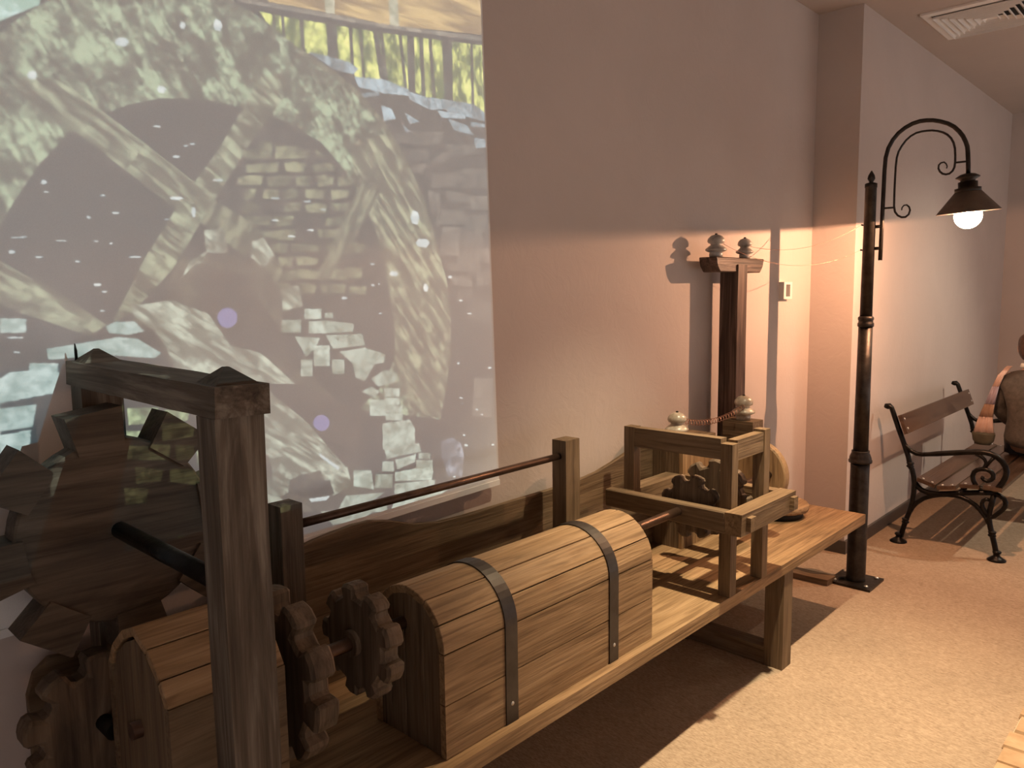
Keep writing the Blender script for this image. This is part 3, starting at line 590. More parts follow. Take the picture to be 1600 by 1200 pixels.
# ------------------------------------------------------------------ vaulted housings made of staves
def vault(root, x0, x1, yc, half, zs, top, n, mat, endmat, name='stave', tk=.018):
    """arch-topped box: vertical boards, n staves over the arch, boarded ends"""
    h = top - zs
    def arc(a, r=1.0, dt=0.0):
        return (yc - math.cos(a) * (half - dt), zs + math.sin(a) * (h - dt))
    zlev = [ZT, ZT + (zs - ZT) * .52, zs]
    gap = .0015
    for s in (-1, 1):
        for a, b in zip(zlev, zlev[1:]):
            y0 = yc + s * half; y1 = yc + s * (half - tk)
            link(name, G().box(x0, x1, min(y0, y1), max(y0, y1), a + gap, b - gap, .0018), mat, root)
    for i in range(n):
        a0, a1 = PI * i / n + .009, PI * (i + 1) / n - .009
        pr = [arc(a0), arc((a0 * 2 + a1) / 3), arc((a0 + a1 * 2) / 3), arc(a1), arc(a1, dt=tk), arc(a0, dt=tk)]
        o = random.uniform(-.003, .003)
        link(name, G().prism(pr, 'x', x0 + abs(o), x1 - abs(o), .0016), mat, root)
    # end boards
    for xe in (x0 + .003, x1 - .021):
        ys = [yc - half + tk + .0005, yc - half * .42, yc + half * .12, yc + half * .55, yc + half - tk - .0005]
        for a, b in zip(ys, ys[1:]):
            pr = [(a + gap, ZT + .001), (b - gap, ZT + .001)]
            for k in range(7):
                y = b - gap + (a - b + 2 * gap) * k / 6
                c = max(-1, min(1, (y - yc) / (half - tk)))
                pr.append((y, zs + math.sqrt(max(0, 1 - c * c)) * (h - tk) - .001))
            link('end_board', G().prism(pr, 'x', xe, xe + .018, .0012), endmat, root)

AY, AZ = 1.385, .735                     # line of the drive shaft
barrel = thing('vaulted_casing', 'arch topped plank casing bound by two steel straps on the bench', 'casing', (1.504, 1.367, ZT))
vault(barrel, 1.083, 1.925, 1.367, .129, .70, .829, 6, M['honey_x'], M['brown_z'])
for xs in (1.278, 1.703):
    o = []
    for k in range(25):
        a = PI * k / 24
        o.append((1.367 - math.cos(a) * .1325, .70 + math.sin(a) * .1325))
    outer = [(1.367 - .1325, ZT + .001)] + o + [(1.367 + .1325, ZT + .001)]
    inn = [(1.367 + (y - 1.367) * .1293 / .1325, .70 + (z - .70) * .1293 / .1325 if z > .70 else z) for y, z in outer]
    bm = bmesh.new()
    vo = [[bm.verts.new((x, y, z)) for y, z in pr] for x, pr in ((xs, outer), (xs + .042, outer), (xs + .042, inn), (xs, inn))]
    for i in range(len(outer) - 1):
        for k in range(4):
            l = (k + 1) % 4
            bm.faces.new((vo[k][i], vo[k][i + 1], vo[l][i + 1], vo[l][i]))
    for e in (0, -1): bm.faces.new([vo[k][e] for k in range(4)])
    st = link('strap', bm, M['strap'], barrel)
    link('strap_screw', G().lathe([(.006, 0), (.005, .002), (0, .003)], (0, 0, 0), 10, Matrix.Rotation(PI / 2, 3, 'X')), M['zinc'], st).location = Vector((0, -.1332, ZT + .05)) - (WPOS[st.name] - Vector((xs + .021, 1.367, 0)))

# the smaller dark box behind the trestle post
box = thing('plank_box', 'dark arch topped plank box behind the front post of the tall trestle', 'casing', (.59, 1.385, ZT))
def ridge(root, x0, x1):
    pts = [(1.25, .82), (1.278, .862), (1.328, .902), (1.385, .925), (1.442, .902), (1.492, .862), (1.52, .82)]
    for a, b in zip(pts, pts[1:]):
        d = Vector((b[0] - a[0], b[1] - a[1])).normalized(); n = Vector((d.y, -d.x)) * .016
        pr = [(a[0] + d.x * .0012, a[1] + d.y * .0012), (b[0] - d.x * .0012, b[1] - d.y * .0012), (b[0] - d.x * .004 + n.x, b[1] - d.y * .004 + n.y), (a[0] + d.x * .004 + n.x, a[1] + d.y * .004 + n.y)]
        link('roof_plank', G().prism(pr, 'x', x0, x1, .0016), M['honey_x'], root)
    for y in (1.25, 1.502):
        for a, b in ((ZT, .63), (.6312, .819)):
            link('side_plank', G().box(x0, x1, y, y + .018, a + .0005, b, .002), M['brown_x'], root)
    inn = [(1.52 - .019, ZT + .001), (1.52 - .019, .80), (1.478, .848), (1.432, .882), (1.385, .902), (1.338, .882), (1.292, .848), (1.269, .80), (1.269, ZT + .001)]
    for xe in (x0 + .002, x1 - .02): link('end_board', G().prism(inn, 'x', xe, xe + .018, .0015), M['brown_z'], root)
ridge(box, .485, .70)

# ------------------------------------------------------------------ gears, drive shaft
def gear_prof(n, r0, r1, ph=0.0, wob=.0):
    pr = []
    for i in range(n):
        a = ph + 2 * PI * i / n; w = 2 * PI / n
        for k, r in ((-.5, r0), (-.31, r0), (-.285, r1), (0, r1 * 1.02), (.285, r1), (.31, r0)):
            rr = r * (1 + random.uniform(-wob, wob))
            pr.append((rr * math.cos(a + k * w), rr * math.sin(a + k * w)))
    return pr
shaft = thing('drive_shaft', 'long copper drive shaft carrying toothed wooden gears and a wooden disc', 'shaft', (1.7, AY, AZ))
link('rod', G().tube([(.47, AY, AZ), (1.0, AY, AZ), (2.0, AY, AZ), (3.09, AY, AZ)], .0155, 16), M['copper'], shaft)
for x, th, n, r0, r1, ph, lb in ((.738, .055, 10, .142, .175, .2, 'large dark gear beside the trestle post'),
                             (.945, .048, 9, .105, .128, .0, 'small black gear in front of the strapped casing'), (2.385, .036, 8, .092, .116, .25, 'gear at the left inside the open frame'),
                             (2.56, .040, 8, .115, .142, .05, 'gear at the right inside the open frame')):
    g = G().prism([(AY + p[0], AZ + p[1]) for p in gear_prof(n, r0, r1, ph, .012)], 'x', x, x + th, .007)
    o = link('gear', g, M['gear_wood'], shaft); o['label'] = lb
    link('hub', G().tube([(x - .012, AY, AZ), (x + th + .012, AY, AZ)], .030, 14), M['gear_wood'], o)
o = link('disc', G().prism([(1.452 + .140 * math.cos(2 * PI * k / 40), AZ - .010 + .147 * math.sin(2 * PI * k / 40)) for k in range(40)], 'x', 3.03, 3.075, .006), M['honey_z'], shaft)
o['label'] = 'thick plain wooden disc at the far end of the shaft'

# ------------------------------------------------------------------ trestle and water wheel at the left
tres = thing('timber_trestle', 'tall weathered timber trestle with pyramid caps at the left', 'trestle', (.565, 1.43, 0))
link('post', G().box(.5225, .602, 1.10, 1.162, .0, 1.3195, .005).rough(.0025, 6, 6, 1.0), M['aged_z'], tres)
link('post', G().box(.5225, .602, 1.672, 1.732, ZT + .0005, 1.3265, .005).rough(.0012, 6, 4, 2.0), M['aged_z'], tres)
g = G().hexa([(.520, 1.094, 1.3205), (.611, 1.094, 1.3195), (.611, 1.752, 1.3275), (.520, 1.752, 1.3285),
              (.522, 1.094, 1.369), (.611, 1.094, 1.368), (.611, 1.752, 1.376), (.522, 1.752, 1.376)], .007).rough(.0018, 7, 7, 3.0)
link('crossbeam', g, M['aged_y'], tres)
for yc, zb in ((1.145, 1.366), (1.70, 1.373)):
    link('cap', G().hexa([(.528, yc - .04, zb), (.604, yc - .04, zb), (.604, yc + .04, zb), (.528, yc + .04, zb),
                          (.562, yc - .004, zb + .028), (.570, yc - .004, zb + .028), (.570, yc + .004, zb + .028), (.562, yc + .004, zb + .028)], .002), M['aged_x'], tres)
link('nail', G().tube([(.536, 1.728, 1.374), (.536, 1.728, 1.398), (.535, 1.728, 1.412)], [.003, .003, .001], 6), M['iron'], tres)

WC = Vector((.547, 0, 1.046))
wheel = thing('water_wheel', 'dark wooden paddle wheel hanging inside the timber trestle', 'wheel', (WC.x, 1.62, WC.z))
link('disc', G().prism([(WC.x + .183 * math.cos(2 * PI * k / 48), WC.z + .183 * math.sin(2 * PI * k / 48)) for k in range(48)], 'y', 1.588, 1.650, .004), M['wheel_wood'], wheel)
for k in range(8):
    a = math.radians(8 + 45 * k)
    rd = Vector((math.cos(a), 0, math.sin(a))); td = Vector((-math.sin(a), 0, math.cos(a)))
    P = []
    for y in (1.580, 1.658):
        for (r, t) in ((.165, -.042), (.243, -.052), (.243, .052), (.165, .042)):
            p = WC + rd * r + td * t; P.append((p.x, y, p.z))
    link('paddle', G().hexa([P[i] for i in (0, 1, 2, 3, 4, 5, 6, 7)], .006), M['wheel_wood'], wheel)
link('axle', G().tube([(WC.x, 1.1625, WC.z), (WC.x, 1.4, WC.z), (WC.x, 1.6715, WC.z)], .0165, 16), M['iron'], wheel)

pin = thing('pinion', 'dark toothed pinion under the paddle wheel at the far left', 'gear', (.49, 1.61, .68))
g = G().prism([(.490 + p[0], .668 + p[1]) for p in gear_prof(9, .105, .138, .15, .012)], 'y', 1.585, 1.640, .007)
o = link('rim', g, M['gear_wood'], pin)
link('axle', G().tube([(.490, 1.530, .668), (.490, 1.61, .668), (.490, 1.735, .668)], .016, 14), M['iron'], pin)

# ------------------------------------------------------------------ rail behind the casing
rail = thing('post_rail', 'two squat timber posts joined by a brown metal rail behind the strapped casing', 'rail', (1.46, 1.63, ZT))
for x0, x1 in ((.905, .962), (1.958, 2.032)):
    g = G().box(x0, x1, 1.60, 1.660, ZT + .0005, 1.012, .006).rough(.0010, 8, 3, x0)
    link('post', g, M['aged_z'] if x0 < 1 else M['brown_z'], rail)
link('rod', G().tube([(.9625, 1.63, .952), (1.4, 1.63, .954), (1.9575, 1.63, .957)], .0115, 14), M['copper'], rail)

# ------------------------------------------------------------------ open frame round the right hand gears
fr = thing('gear_frame', 'open wooden frame on legs standing over the gears at the right of the bench', 'frame', (2.52, 1.42, ZT))
FZ0, FZ1 = .690, .765
link('side_bar', G().prism([(1.206, FZ0), (1.206, FZ1), (1.700, FZ1 + .0), (1.700, FZ0 + .01)], 'x', 2.312, 2.356, .004), M['brown_y'], fr)
link('front_bar', G().hexa([(2.314, 1.147, FZ0), (2.735, 1.147, FZ0), (2.735, 1.205, FZ0), (2.314, 1.205, FZ0),
                            (2.310, 1.143, FZ1 + .002), (2.735, 1.143, FZ1 + .002), (2.735, 1.205, FZ1 + .002), (2.310, 1.205, FZ1 + .002)], .007).rough(.0012, 8, 2, 5), M['mid_x'], fr)
link('rear_bar', G().box(2.357, 2.697, 1.60, 1.672, FZ0, FZ1, .004), M['brown_x'], fr)
link('right_bar', G().box(2.690, 2.735, 1.206, 1.592, FZ0, FZ1, .004), M['mid_y'], fr)
link('tenon', G().box(2.345, 2.385, 1.128, 1.1465, FZ0 + .014, FZ1 - .014, .009), M['mid_y'], fr)
link('tenon', G().box(2.688, 2.722, 1.128, 1.1465, FZ0 + .014, FZ1 - .014, .009), M['mid_y'], fr)
PZ = 1.0
link('post', G().box(2.362, 2.406, 1.208, 1.252, ZT + .0005, PZ - .014, .003), M['mid_z'], fr)
link('post', G().box(2.606, 2.650, 1.208, 1.252, ZT + .0005, PZ + .004, .003), M['mid_z'], fr)
link('post', G().box(2.362, 2.406, 1.604, 1.648, FZ1 + .0005, PZ + .004, .003), M['brown_z'], fr)
link('top_rail', G().box(2.364, 2.404, 1.2525, 1.6035, PZ - .070, PZ + .002, .003), M['brown_y'], fr)
link('top_rail', G().box(2.4065, 2.6055, 1.212, 1.248, PZ - .075, PZ - .005, .003), M['mid_x'], fr)

# ------------------------------------------------------------------ generator housing, block, turntable
hs = thing('generator_housing', 'upright boarded wooden housing behind the open gear frame', 'housing', (2.82, 1.66, ZT))
for i in range(3):
    link('board', G().box(2.70 + i * .085, 2.70 + i * .085 + .084, 1.597, 1.614, ZT + .0005, .884, .003), M['honey_z'], hs)
for i in range(2):
    link('board', G().box(2.70, 2.717, 1.615 + i * .062, 1.615 + i * .062 + .061, ZT + .0005, .884, .003), M['brown_z'], hs)
    link('board', G().box(2.938, 2.955, 1.615 + i * .062, 1.615 + i * .062 + .061, ZT + .0005, .884, .003), M['brown_z'], hs)
link('lid', G().box(2.695, 2.96, 1.593, 1.7395, .8845, .900, .003), M['brown_x'], hs)

bk = thing('insulator_block', 'square wooden pillar block in front of the telegraph pole', 'block', (3.155, 1.565, ZT))
link('pillar', G().box(3.112, 3.200, 1.502, 1.632, ZT + .0005, .830, .004), M['brown_z'], bk)
link('top_block', G().box(3.106, 3.206, 1.496, 1.638, .8305, .935, .006), M['brown_y'], bk)

tt = thing('turntable', 'round flat wooden disc on a black drum at the right end of the bench', 'turntable', (3.43, 1.525, ZT))
link('drum', G().lathe([(.118, 0), (.118, .032)], (3.43, 1.525, ZT + .0005), 36), M['rubber'], tt)
link('disc', G().lathe([(.140, 0), (.144, .006), (.144, .026), (.139, .031)], (3.43, 1.525, ZT + .033), 44), M['honey_x'], tt)

# ------------------------------------------------------------------ telegraph pole, insulators, wires
pole = thing('telegraph_pole', 'short dark tarred telegraph pole with a crossarm by the wall', 'pole', (3.28, 1.69, ZT))
link('post', G().box(3.238, 3.326, 1.646, 1.734, ZT + .0005, 1.618, .004).rough(.0022, 7, 6, 8), M['tar_z'], pole)
link('crossarm', G().prism([(3.050, 1.649), (3.062, 1.610), (3.088, 1.5845), (3.475, 1.5845), (3.500, 1.612), (3.512, 1.649)], 'y', 1.653, 1.7385, .004).rough(.0008, 8, 3, 9), M['tar_x'], pole)

def insulator(name, c, sr, sz, mat, label):
    t = thing(name, label, 'insulator', c)
    pf = [(.030, 0), (.031, .016), (.029, .026), (.040, .030), (.049, .036), (.048, .044), (.038, .054), (.030, .061), (.025, .066), (.026, .072), (.036, .076), (.040, .086), (.037, .100), (.026, .114), (.012, .121), (0, .122)]
    link('body', G().lathe([(r * sr, z * sz) for r, z in pf], c, 24), mat, t)
    link('pin', G().lathe([(.006, 0), (.006, .004), (.003, .006)], (c[0], c[1], c[2] + .121 * sz), 10), M['iron'], t)
    return t
insulator('insulator', (3.115, 1.69, 1.6500), .95, .80, M['greyporcelain'], 'grey insulator on the left end of the pole crossarm')
insulator('insulator', (3.385, 1.69, 1.6500), .82, .76, M['greyporcelain'], 'grey insulator on the right end of the pole crossarm')
insulator('insulator', (2.765, 1.665, .9005), .98, .86, M['porcelain'], 'cream insulator on top of the boarded housing')
insulator('insulator', (3.150, 1.562, .9355), 1.02, .88, M['porcelain'], 'cream insulator on the square pillar block')

LX, LY = 4.0, 1.345
def sag(a, b, d, n=22):
    a, b = Vector(a), Vector(b)
    return [a.lerp(b, i / n) - Vector((0, 0, 4 * d * (i / n) * (1 - i / n))) for i in range(n + 1)]
tag(link('wire', G().tube(sag((3.412, 1.675, 1.705), (LX - .0235, 1.3755, 1.8135), .055), .0009, 6), M['wire']), 'thin bare wire from the right crossarm insulator to the lamp post', 'wire')
tag(link('wire', G().tube(sag((3.148, 1.672, 1.707), (LX - .0235, 1.3755, 1.6925), .085), .0009, 6), M['wire']), 'lower thin wire from the left crossarm insulator to the lamp post', 'wire')
c0 = sag((2.795, 1.645, .966), (3.118, 1.545, 1.000), .030, 400)
hel = []
for i, p in enumerate(c0):
    a = i / 400 * 2 * PI * 22
    hel.append(p + Vector((0, math.cos(a) * .0105, math.sin(a) * .0105)) + Vector((math.sin(a + .7) * .005, 0, 0)))
tag(link('coiled_wire', G().tube(hel, .0015, 5), M['wire']), 'coiled copper wire hanging between the two cream insulators', 'wire')

# ------------------------------------------------------------------ street lamp
lp = thing('street_lamp', 'dark iron street lamp with curved arm and conical shade', 'street lamp', (LX, LY, 0))
ARM = [(1.289,1.64),(1.287,1.89),(1.286,2.066),(1.283,2.126),(1.273,2.169),(1.254,2.205),(1.23,2.233),(1.202,2.253),(1.17,2.267),(1.139,2.273),(1.111,2.272),(1.083,2.268),(1.052,2.258),(1.021,2.244),(0.995,2.226),(0.973,2.202),(0.957,2.179),(0.945,2.153),(0.937,2.13),(0.934,2.106),(0.93,2.057),(0.928,2.012)]
SCR = [(1.201,1.872),(1.2,1.884),(1.192,1.894),(1.18,1.895),(1.169,1.885),(1.164,1.869),(1.169,1.85),(1.183,1.839),(1.2,1.839),(1.218,1.849),(1.231,1.867),(1.236,1.894),(1.237,1.956),(1.237,2.017),(1.236,2.077),(1.233,2.12),(1.226,2.147),(1.213,2.171),(1.196,2.194),(1.176,2.211),(1.152,2.222),(1.129,2.225),(1.106,2.225),(1.085,2.223),(1.062,2.217),(1.04,2.208),(1.021,2.195),(1.005,2.177),(0.994,2.156),(0.987,2.13),(0.984,2.097),(0.983,2.068),(0.985,2.046),(0.992,2.03),(1.004,2.02),(1.018,2.018),(1.032,2.022),(1.044,2.033),(1.051,2.048),(1.05,2.063),(1.042,2.072),(1.029,2.074),(1.02,2.066),(1.015,2.054),(1.017,2.044)]
KA = .167
def lpt(y, z):
    k = (LX + KA * LY) / (LX + KA * y)
    return (LX * k, y * k, 1.5 + (z - 1.5) * k)
link('base_plate', G().hexa([(LX - .105, LY - .105, 0.0005), (LX + .105, LY - .105, 0.0005), (LX + .105, LY + .105, 0.0005), (LX - .105, LY + .105, 0.0005),
                             (LX - .105, LY - .105, .013), (LX + .105, LY - .105, .013), (LX + .105, LY + .105, .013), (LX - .105, LY + .105, .013)], .002), M['post_iron'], lp)
for sx in (-1, 1):
    for sy in (-1, 1):
        link('bolt', G().lathe([(.011, 0), (.011, .006), (.007, .010), (0, .011)], (LX + sx * .078, LY + sy * .078, .0132), 8), M['zinc'], lp)
link('post', G().lathe([(.047, .0135), (.0465, .02), (.0455, .60), (.0455, .628)], (LX, LY, 0), 28), M['post_iron'], lp)
link('collar', G().lathe([(.046, .628), (.056, .630), (.056, .642), (.052, .645), (.052, .655), (.046, .672), (.042, .680), (.043, .683), (.043, .690)], (LX, LY, 0), 28), M['post_iron'], lp)
link('upper_post', G().lathe([(.036, .690), (.033, 1.315)], (LX, LY, 0), 24), M['post_iron'], lp)
link('collar', G().lathe([(.034, 1.315), (.038, 1.318), (.038, 1.334), (.034, 1.338), (.034, 1.348), (.037, 1.351), (.037, 1.362), (.030, 1.368)], (LX, LY, 0), 24), M['post_iron'], lp)
link('upper_post', G().lathe([(.029, 1.368), (.0265, 1.99), (.0285, 1.992), (.0285, 2.010), (.020, 2.014)], (LX, LY, 0), 22), M['post_iron'], lp)
link('finial', G().lathe([(.014, 2.014), (.009, 2.018), (.011, 2.022), (.018, 2.034), (.015, 2.050), (.007, 2.064), (.002, 2.072), (0, 2.074)], (LX, LY, 0), 16), M['post_iron'], lp)
link('arm', G().tube([lpt(y, z) for y, z in ARM], .0098, 12), M['post_iron'], lp)
link('scroll', G().tube([lpt(y, z) for y, z in SCR], [.0028 + .0022 * min(1, i / 6, (len(SCR) - 1 - i) / 8) for i in range(len(SCR))], 8), M['post_iron'], lp)
for a, b in (((1.287, 1.888), (1.236, 1.888)), ((.983, 2.066), (.931, 2.066))):
    link('brace', G().tube([lpt(*a), lpt(*b)], .0045, 8), M['post_iron'], lp)
for z in (1.803, 1.698):
    link('clamp', G().tube([(LX + .003, LY - .026, z), lpt(1.29, z)], .008, 8), M['post_iron'], lp)
for z in (1.813, 1.692):
    link('wire_hook', G().tube([(LX - .006, LY + .026, z), (LX - .022, LY + .030, z + .001)], .004, 6), M['iron'], lp)
TILT = Matrix.Rotation(-.075, 3, 'Y') @ Matrix.Rotation(-.044, 3, 'X')
SC = BULB
shade = G()
shade.lathe([(.131, .000), (.132, .002), (.128, .006), (.052, .096), (.050, .096), (.126, .003), (.131, .000)], SC, 36, TILT)
bmesh.ops.remove_doubles(shade.bm, verts=shade.bm.verts, dist=1e-5)
so = link('lamp_shade', shade, M['shade'], lp)
link('shade_neck', G().lathe([(.054, .093), (.054, .110), (.040, .112), (.040, .138), (.030, .140), (.032, .146), (.050, .156), (.050, .160), (.030, .172), (.012, .176)], SC, 24, TILT), M['post_iron'], lp)
BC = Vector(BULB) + Vector((0, 0, -.016))
bl = [(.058 * math.sin(PI * k / 16), -.058 * math.cos(PI * k / 16)) for k in range(17)]
bl[0] = (0, -.058); bl[-1] = (0, .058)
ob = link('bulb', G().lathe(bl, BC, 24), M['bulb'], lp); ob['label'] = 'glowing round white bulb'

# block of wood and cable on the floor behind the lamp base
tag(link('floor_batten', G().hexa([(3.84, 1.428, .001), (3.935, 1.420, .001), (3.925, 1.70, .001), (3.83, 1.70, .001),
                                   (3.84, 1.428, .032), (3.935, 1.420, .032), (3.925, 1.70, .032), (3.83, 1.70, .032)], .003), M['brown_y']), 'brown wooden batten lying on the carpet beyond the bench end', 'batten')
tag(link('power_cable', G().tube([(3.90, 1.405, .008), (3.925, 1.412, .010), (3.955, 1.41, .018), (3.975, 1.385, .020)], .006, 8), M['rubber']), 'short black cable between the floor batten and the lamp base', 'cable')

# ------------------------------------------------------------------ thermostat and ceiling vent
th = thing('thermostat', 'small white thermostat on the wall between pole and lamp', 'thermostat', (4.037, 1.785, 1.455))
link('body', G().box(3.985, 4.089, 1.762, 1.7895, 1.455, 1.545, .004), M['plastic'], th)
link('display', G().box(4.012, 4.060, 1.7605, 1.7645, 1.468, 1.532, .001), M['display'], th)

vt = thing('air_vent', 'square white ceiling air diffuser with nested louvres', 'vent', (5.075, 1.105, 2.97))
VX, VY, VH = 5.075, 1.105, .285
def ringm(h0, h1):
    """one square louvre: a sloping blade with a turned-down lip"""
    bm = bmesh.new()
    prof = [(h0, 2.9965), (h1 - .004, 2.980), (h1 - .002, 2.970), (h1, 2.970), (h1, 2.980), (h0 + .003, 2.9975)]
    R = [[bm.verts.new((VX + sx * h, VY + sy * h, z)) for sx, sy in ((-1, -1), (1, -1), (1, 1), (-1, 1))] for h, z in prof]
    n = len(R)
    for k in range(n):
        a, b = R[k], R[(k + 1) % n]
        for i in range(4): bm.faces.new((a[i], a[(i + 1) % 4], b[(i + 1) % 4], b[i]))
    return bm
bm = bmesh.new()
R = [[bm.verts.new((VX + sx * h, VY + sy * h, z)) for sx, sy in ((-1, -1), (1, -1), (1, 1), (-1, 1))] for h, z in ((VH, 2.9995), (VH, 2.988), (VH - .008, 2.985), (VH - .045, 2.985), (VH - .045, 2.9995))]
for a, b in zip(R, R[1:]):
    for i in range(4): bm.faces.new((a[i], a[(i + 1) % 4], b[(i + 1) % 4], b[i]))
link('vent_frame', bm, M['ventmetal'], vt)
link('duct_plate', G().box(VX - .238, VX + .238, VY - .238, VY + .238, 2.9975, 2.9994, 0), M['duct'], vt)
for i in range(7):
    h = VH - .050 - i * .033
    link('louvre', ringm(h - .024, h), M['ventmetal'], vt)

# ------------------------------------------------------------------ park bench
pb = thing('park_bench', 'park bench of brown varnished slats with black scrolled cast iron ends', 'bench', (5.55, 1.15, 0))
TR = dict(rear=[(1.486,0.798),(1.481,0.809),(1.468,0.812),(1.456,0.801),(1.445,0.773),(1.432,0.737),(1.409,0.673),(1.379,0.596),(1.352,0.519),(1.34,0.464),(1.329,0.448),(1.319,0.409),(1.314,0.37),(1.314,0.312),(1.32,0.254),(1.333,0.193),(1.352,0.131),(1.365,0.076),(1.373,0.033)], arm=[(1.382,0.599),(1.36,0.576),(1.336,0.556),(1.309,0.545),(1.279,0.544),(1.238,0.551),(1.199,0.559),(1.15,0.569),(1.102,0.578),(1.054,0.587),(1.007,0.595),(0.966,0.598),(0.933,0.593),(0.905,0.58),(0.882,0.56),(0.864,0.533),(0.856,0.507),(0.856,0.497),(0.861,0.469),(0.875,0.435),(0.896,0.402),(0.913,0.38)], scroll=[(0.905,0.398),(0.951,0.391),(0.979,0.394),(1.0,0.409),(1.013,0.432),(1.017,0.459),(1.01,0.482),(0.995,0.496),(0.975,0.503),(0.952,0.504),(0.93,0.495),(0.918,0.479),(0.918,0.46),(0.93,0.445),(0.947,0.439),(0.962,0.443),(0.97,0.452),(0.966,0.461)], brace=[(1.007,0.583),(0.983,0.573),(0.964,0.559),(0.956,0.541),(0.959,0.522),(0.97,0.501)], brace2=[(0.914,0.582),(0.938,0.549),(0.961,0.511)], seat_rail=[(1.31,0.374),(1.296,0.353),(1.275,0.336),(1.238,0.324),(1.188,0.325),(1.139,0.335),(1.091,0.346),(0.996,0.365),(0.913,0.379)], arch=[(1.328,0.197),(1.316,0.225),(1.292,0.259),(1.257,0.288),(1.217,0.308),(1.178,0.321),(1.139,0.329),(1.1,0.331),(1.065,0.327),(1.031,0.315),(0.997,0.295),(0.968,0.267),(0.943,0.236),(0.927,0.203)], front=[(0.908,0.376),(0.918,0.314),(0.926,0.264),(0.926,0.231),(0.921,0.199),(0.908,0.147),(0.894,0.095),(0.885,0.054),(0.881,0.021)], leg_scroll=[(0.904,0.374),(0.881,0.367),(0.862,0.354),(0.852,0.334),(0.853,0.313),(0.865,0.289),(0.885,0.266),(0.902,0.247),(0.917,0.238),(0.93,0.252),(0.947,0.265),(0.96,0.288),(0.964,0.309),(0.959,0.326),(0.945,0.336),(0.929,0.335)])
def bench_end(x):
    e = G().tube([(x, y, z) for y, z in TR['rear']], [.015, .020, .017] + [.0145] * (len(TR['rear']) - 3), 10)
    root = link('rear_leg', e, M['iron'], pb)
    link('front_leg', G().tube([(x, y, z) for y, z in TR['front']], .0145, 10), M['iron'], pb)
    link('armrest', G().tube([(x, y, z) for y, z in TR['arm']], [.013] * 6 + [.0155] * (len(TR['arm']) - 6), 10), M['iron'], pb)
    for k in ('scroll', 'leg_scroll'):
        n = len(TR[k])
        link(k, G().tube([(x, y, z) for y, z in TR[k]], [.013 - .004 * max(0, (i - n + 6) / 6) for i in range(n)], 9), M['iron'], pb)
    link('brace', G().tube([(x, y, z) for y, z in TR['brace']], .010, 8), M['iron'], pb)
    link('brace', G().tube([(x, y, z) for y, z in TR['brace2']], .010, 8), M['iron'], pb)
    link('seat_rail', G().tube([(x, y, z) for y, z in TR['seat_rail']], .015, 10), M['iron'], pb)
    link('leg_arch', G().tube([(x, y, z) for y, z in TR['arch']], .013, 10), M['iron'], pb)
    for (y, z) in ((1.386, 0.0005), (.879, 0.0005)):
        link('foot', G().lathe([(.047, 0), (.047, .006), (.030, .018), (.017, .028), (.015, .038), (.022, .044), (.022, .052), (.014, .058)], (x, y, z), 20), M['iron'], pb)
    for (y, z) in ((1.352, .137), (.907, .147), (1.34, .475)):
        link('ring_moulding', G().lathe([(.016, -.016), (.022, -.010), (.017, -.002), (.017, .002), (.022, .010), (.016, .016)], (x, y, z), 14), M['iron'], pb)
PX0, PX1 = 4.825, 6.30
bench_end(PX0); bench_end(PX1)
def slat(y0, z0, y1, z1, th, nm):
    d = Vector((0, y1 - y0, z1 - z0)).normalized(); n = Vector((0, -d.z, d.y)) * th
    x0, x1 = PX0 - .03, PX1 + .03
    a, b = Vector((0, y0, z0)), Vector((0, y1, z1))
    P = []
    for q in (Vector((0, 0, 0)), n):
        for x, p in ((x0, a), (x1, a), (x1, b), (x0, b)): P.append((x, p.y + q.y, p.z + q.z))
    s = link(nm, G().hexa(P, .004), M['slat'], pb)
    for x in (PX0, PX1):
        for t in (.25, .75):
            p = a.lerp(b, t) + n
            link('bolt', G().lathe([(.008, -.001), (.006, .003), (0, .004)], (x, p.y, p.z), 8, n.to_track_quat('Z', 'Y').to_matrix()), M['zinc'], s)
slat(.868, .392, .958, .396, .022, 'seat_slat')
slat(.975, .392, 1.072, .386, .022, 'seat_slat')
slat(1.090, .372, 1.185, .356, .022, 'seat_slat')
slat(1.200, .362, 1.296, .390, .022, 'seat_slat')
slat(1.372, .655, 1.412, .762, .022, 'back_slat')

# ------------------------------------------------------------------ the seated person and bag
PCX, PCY, PCZ = 5.76, .918, .417
per = thing('person', 'person in grey brown jacket seated on the park bench with back turned', 'person', (PCX, PCY, PCZ))
def skin(name, pts, edges, mat, parent, sub=2, root=0):
    me = bpy.data.meshes.new(name)
    c = Vector((PCX, PCY, PCZ))
    me.from_pydata([Vector(p[:3]) for p in pts], edges, [])
    o = bpy.data.objects.new(name, me); COL.objects.link(o)
    sk = o.modifiers.new('skin', 'SKIN'); sk.use_smooth_shade = True
    for i, p in enumerate(pts):
        v = me.skin_vertices[0].data[i]
        v.radius = (p[3], p[4] if len(p) > 4 else p[3])
    me.skin_vertices[0].data[root].use_root = True
    sd = o.modifiers.new('sub', 'SUBSURF'); sd.levels = sub; sd.render_levels = sub
    dg = bpy.context.evaluated_depsgraph_get()
    me2 = bpy.data.meshes.new_from_object(o.evaluated_get(dg))
    bpy.data.objects.remove(o)
    bm = bmesh.new(); bm.from_mesh(me2)
    return bm
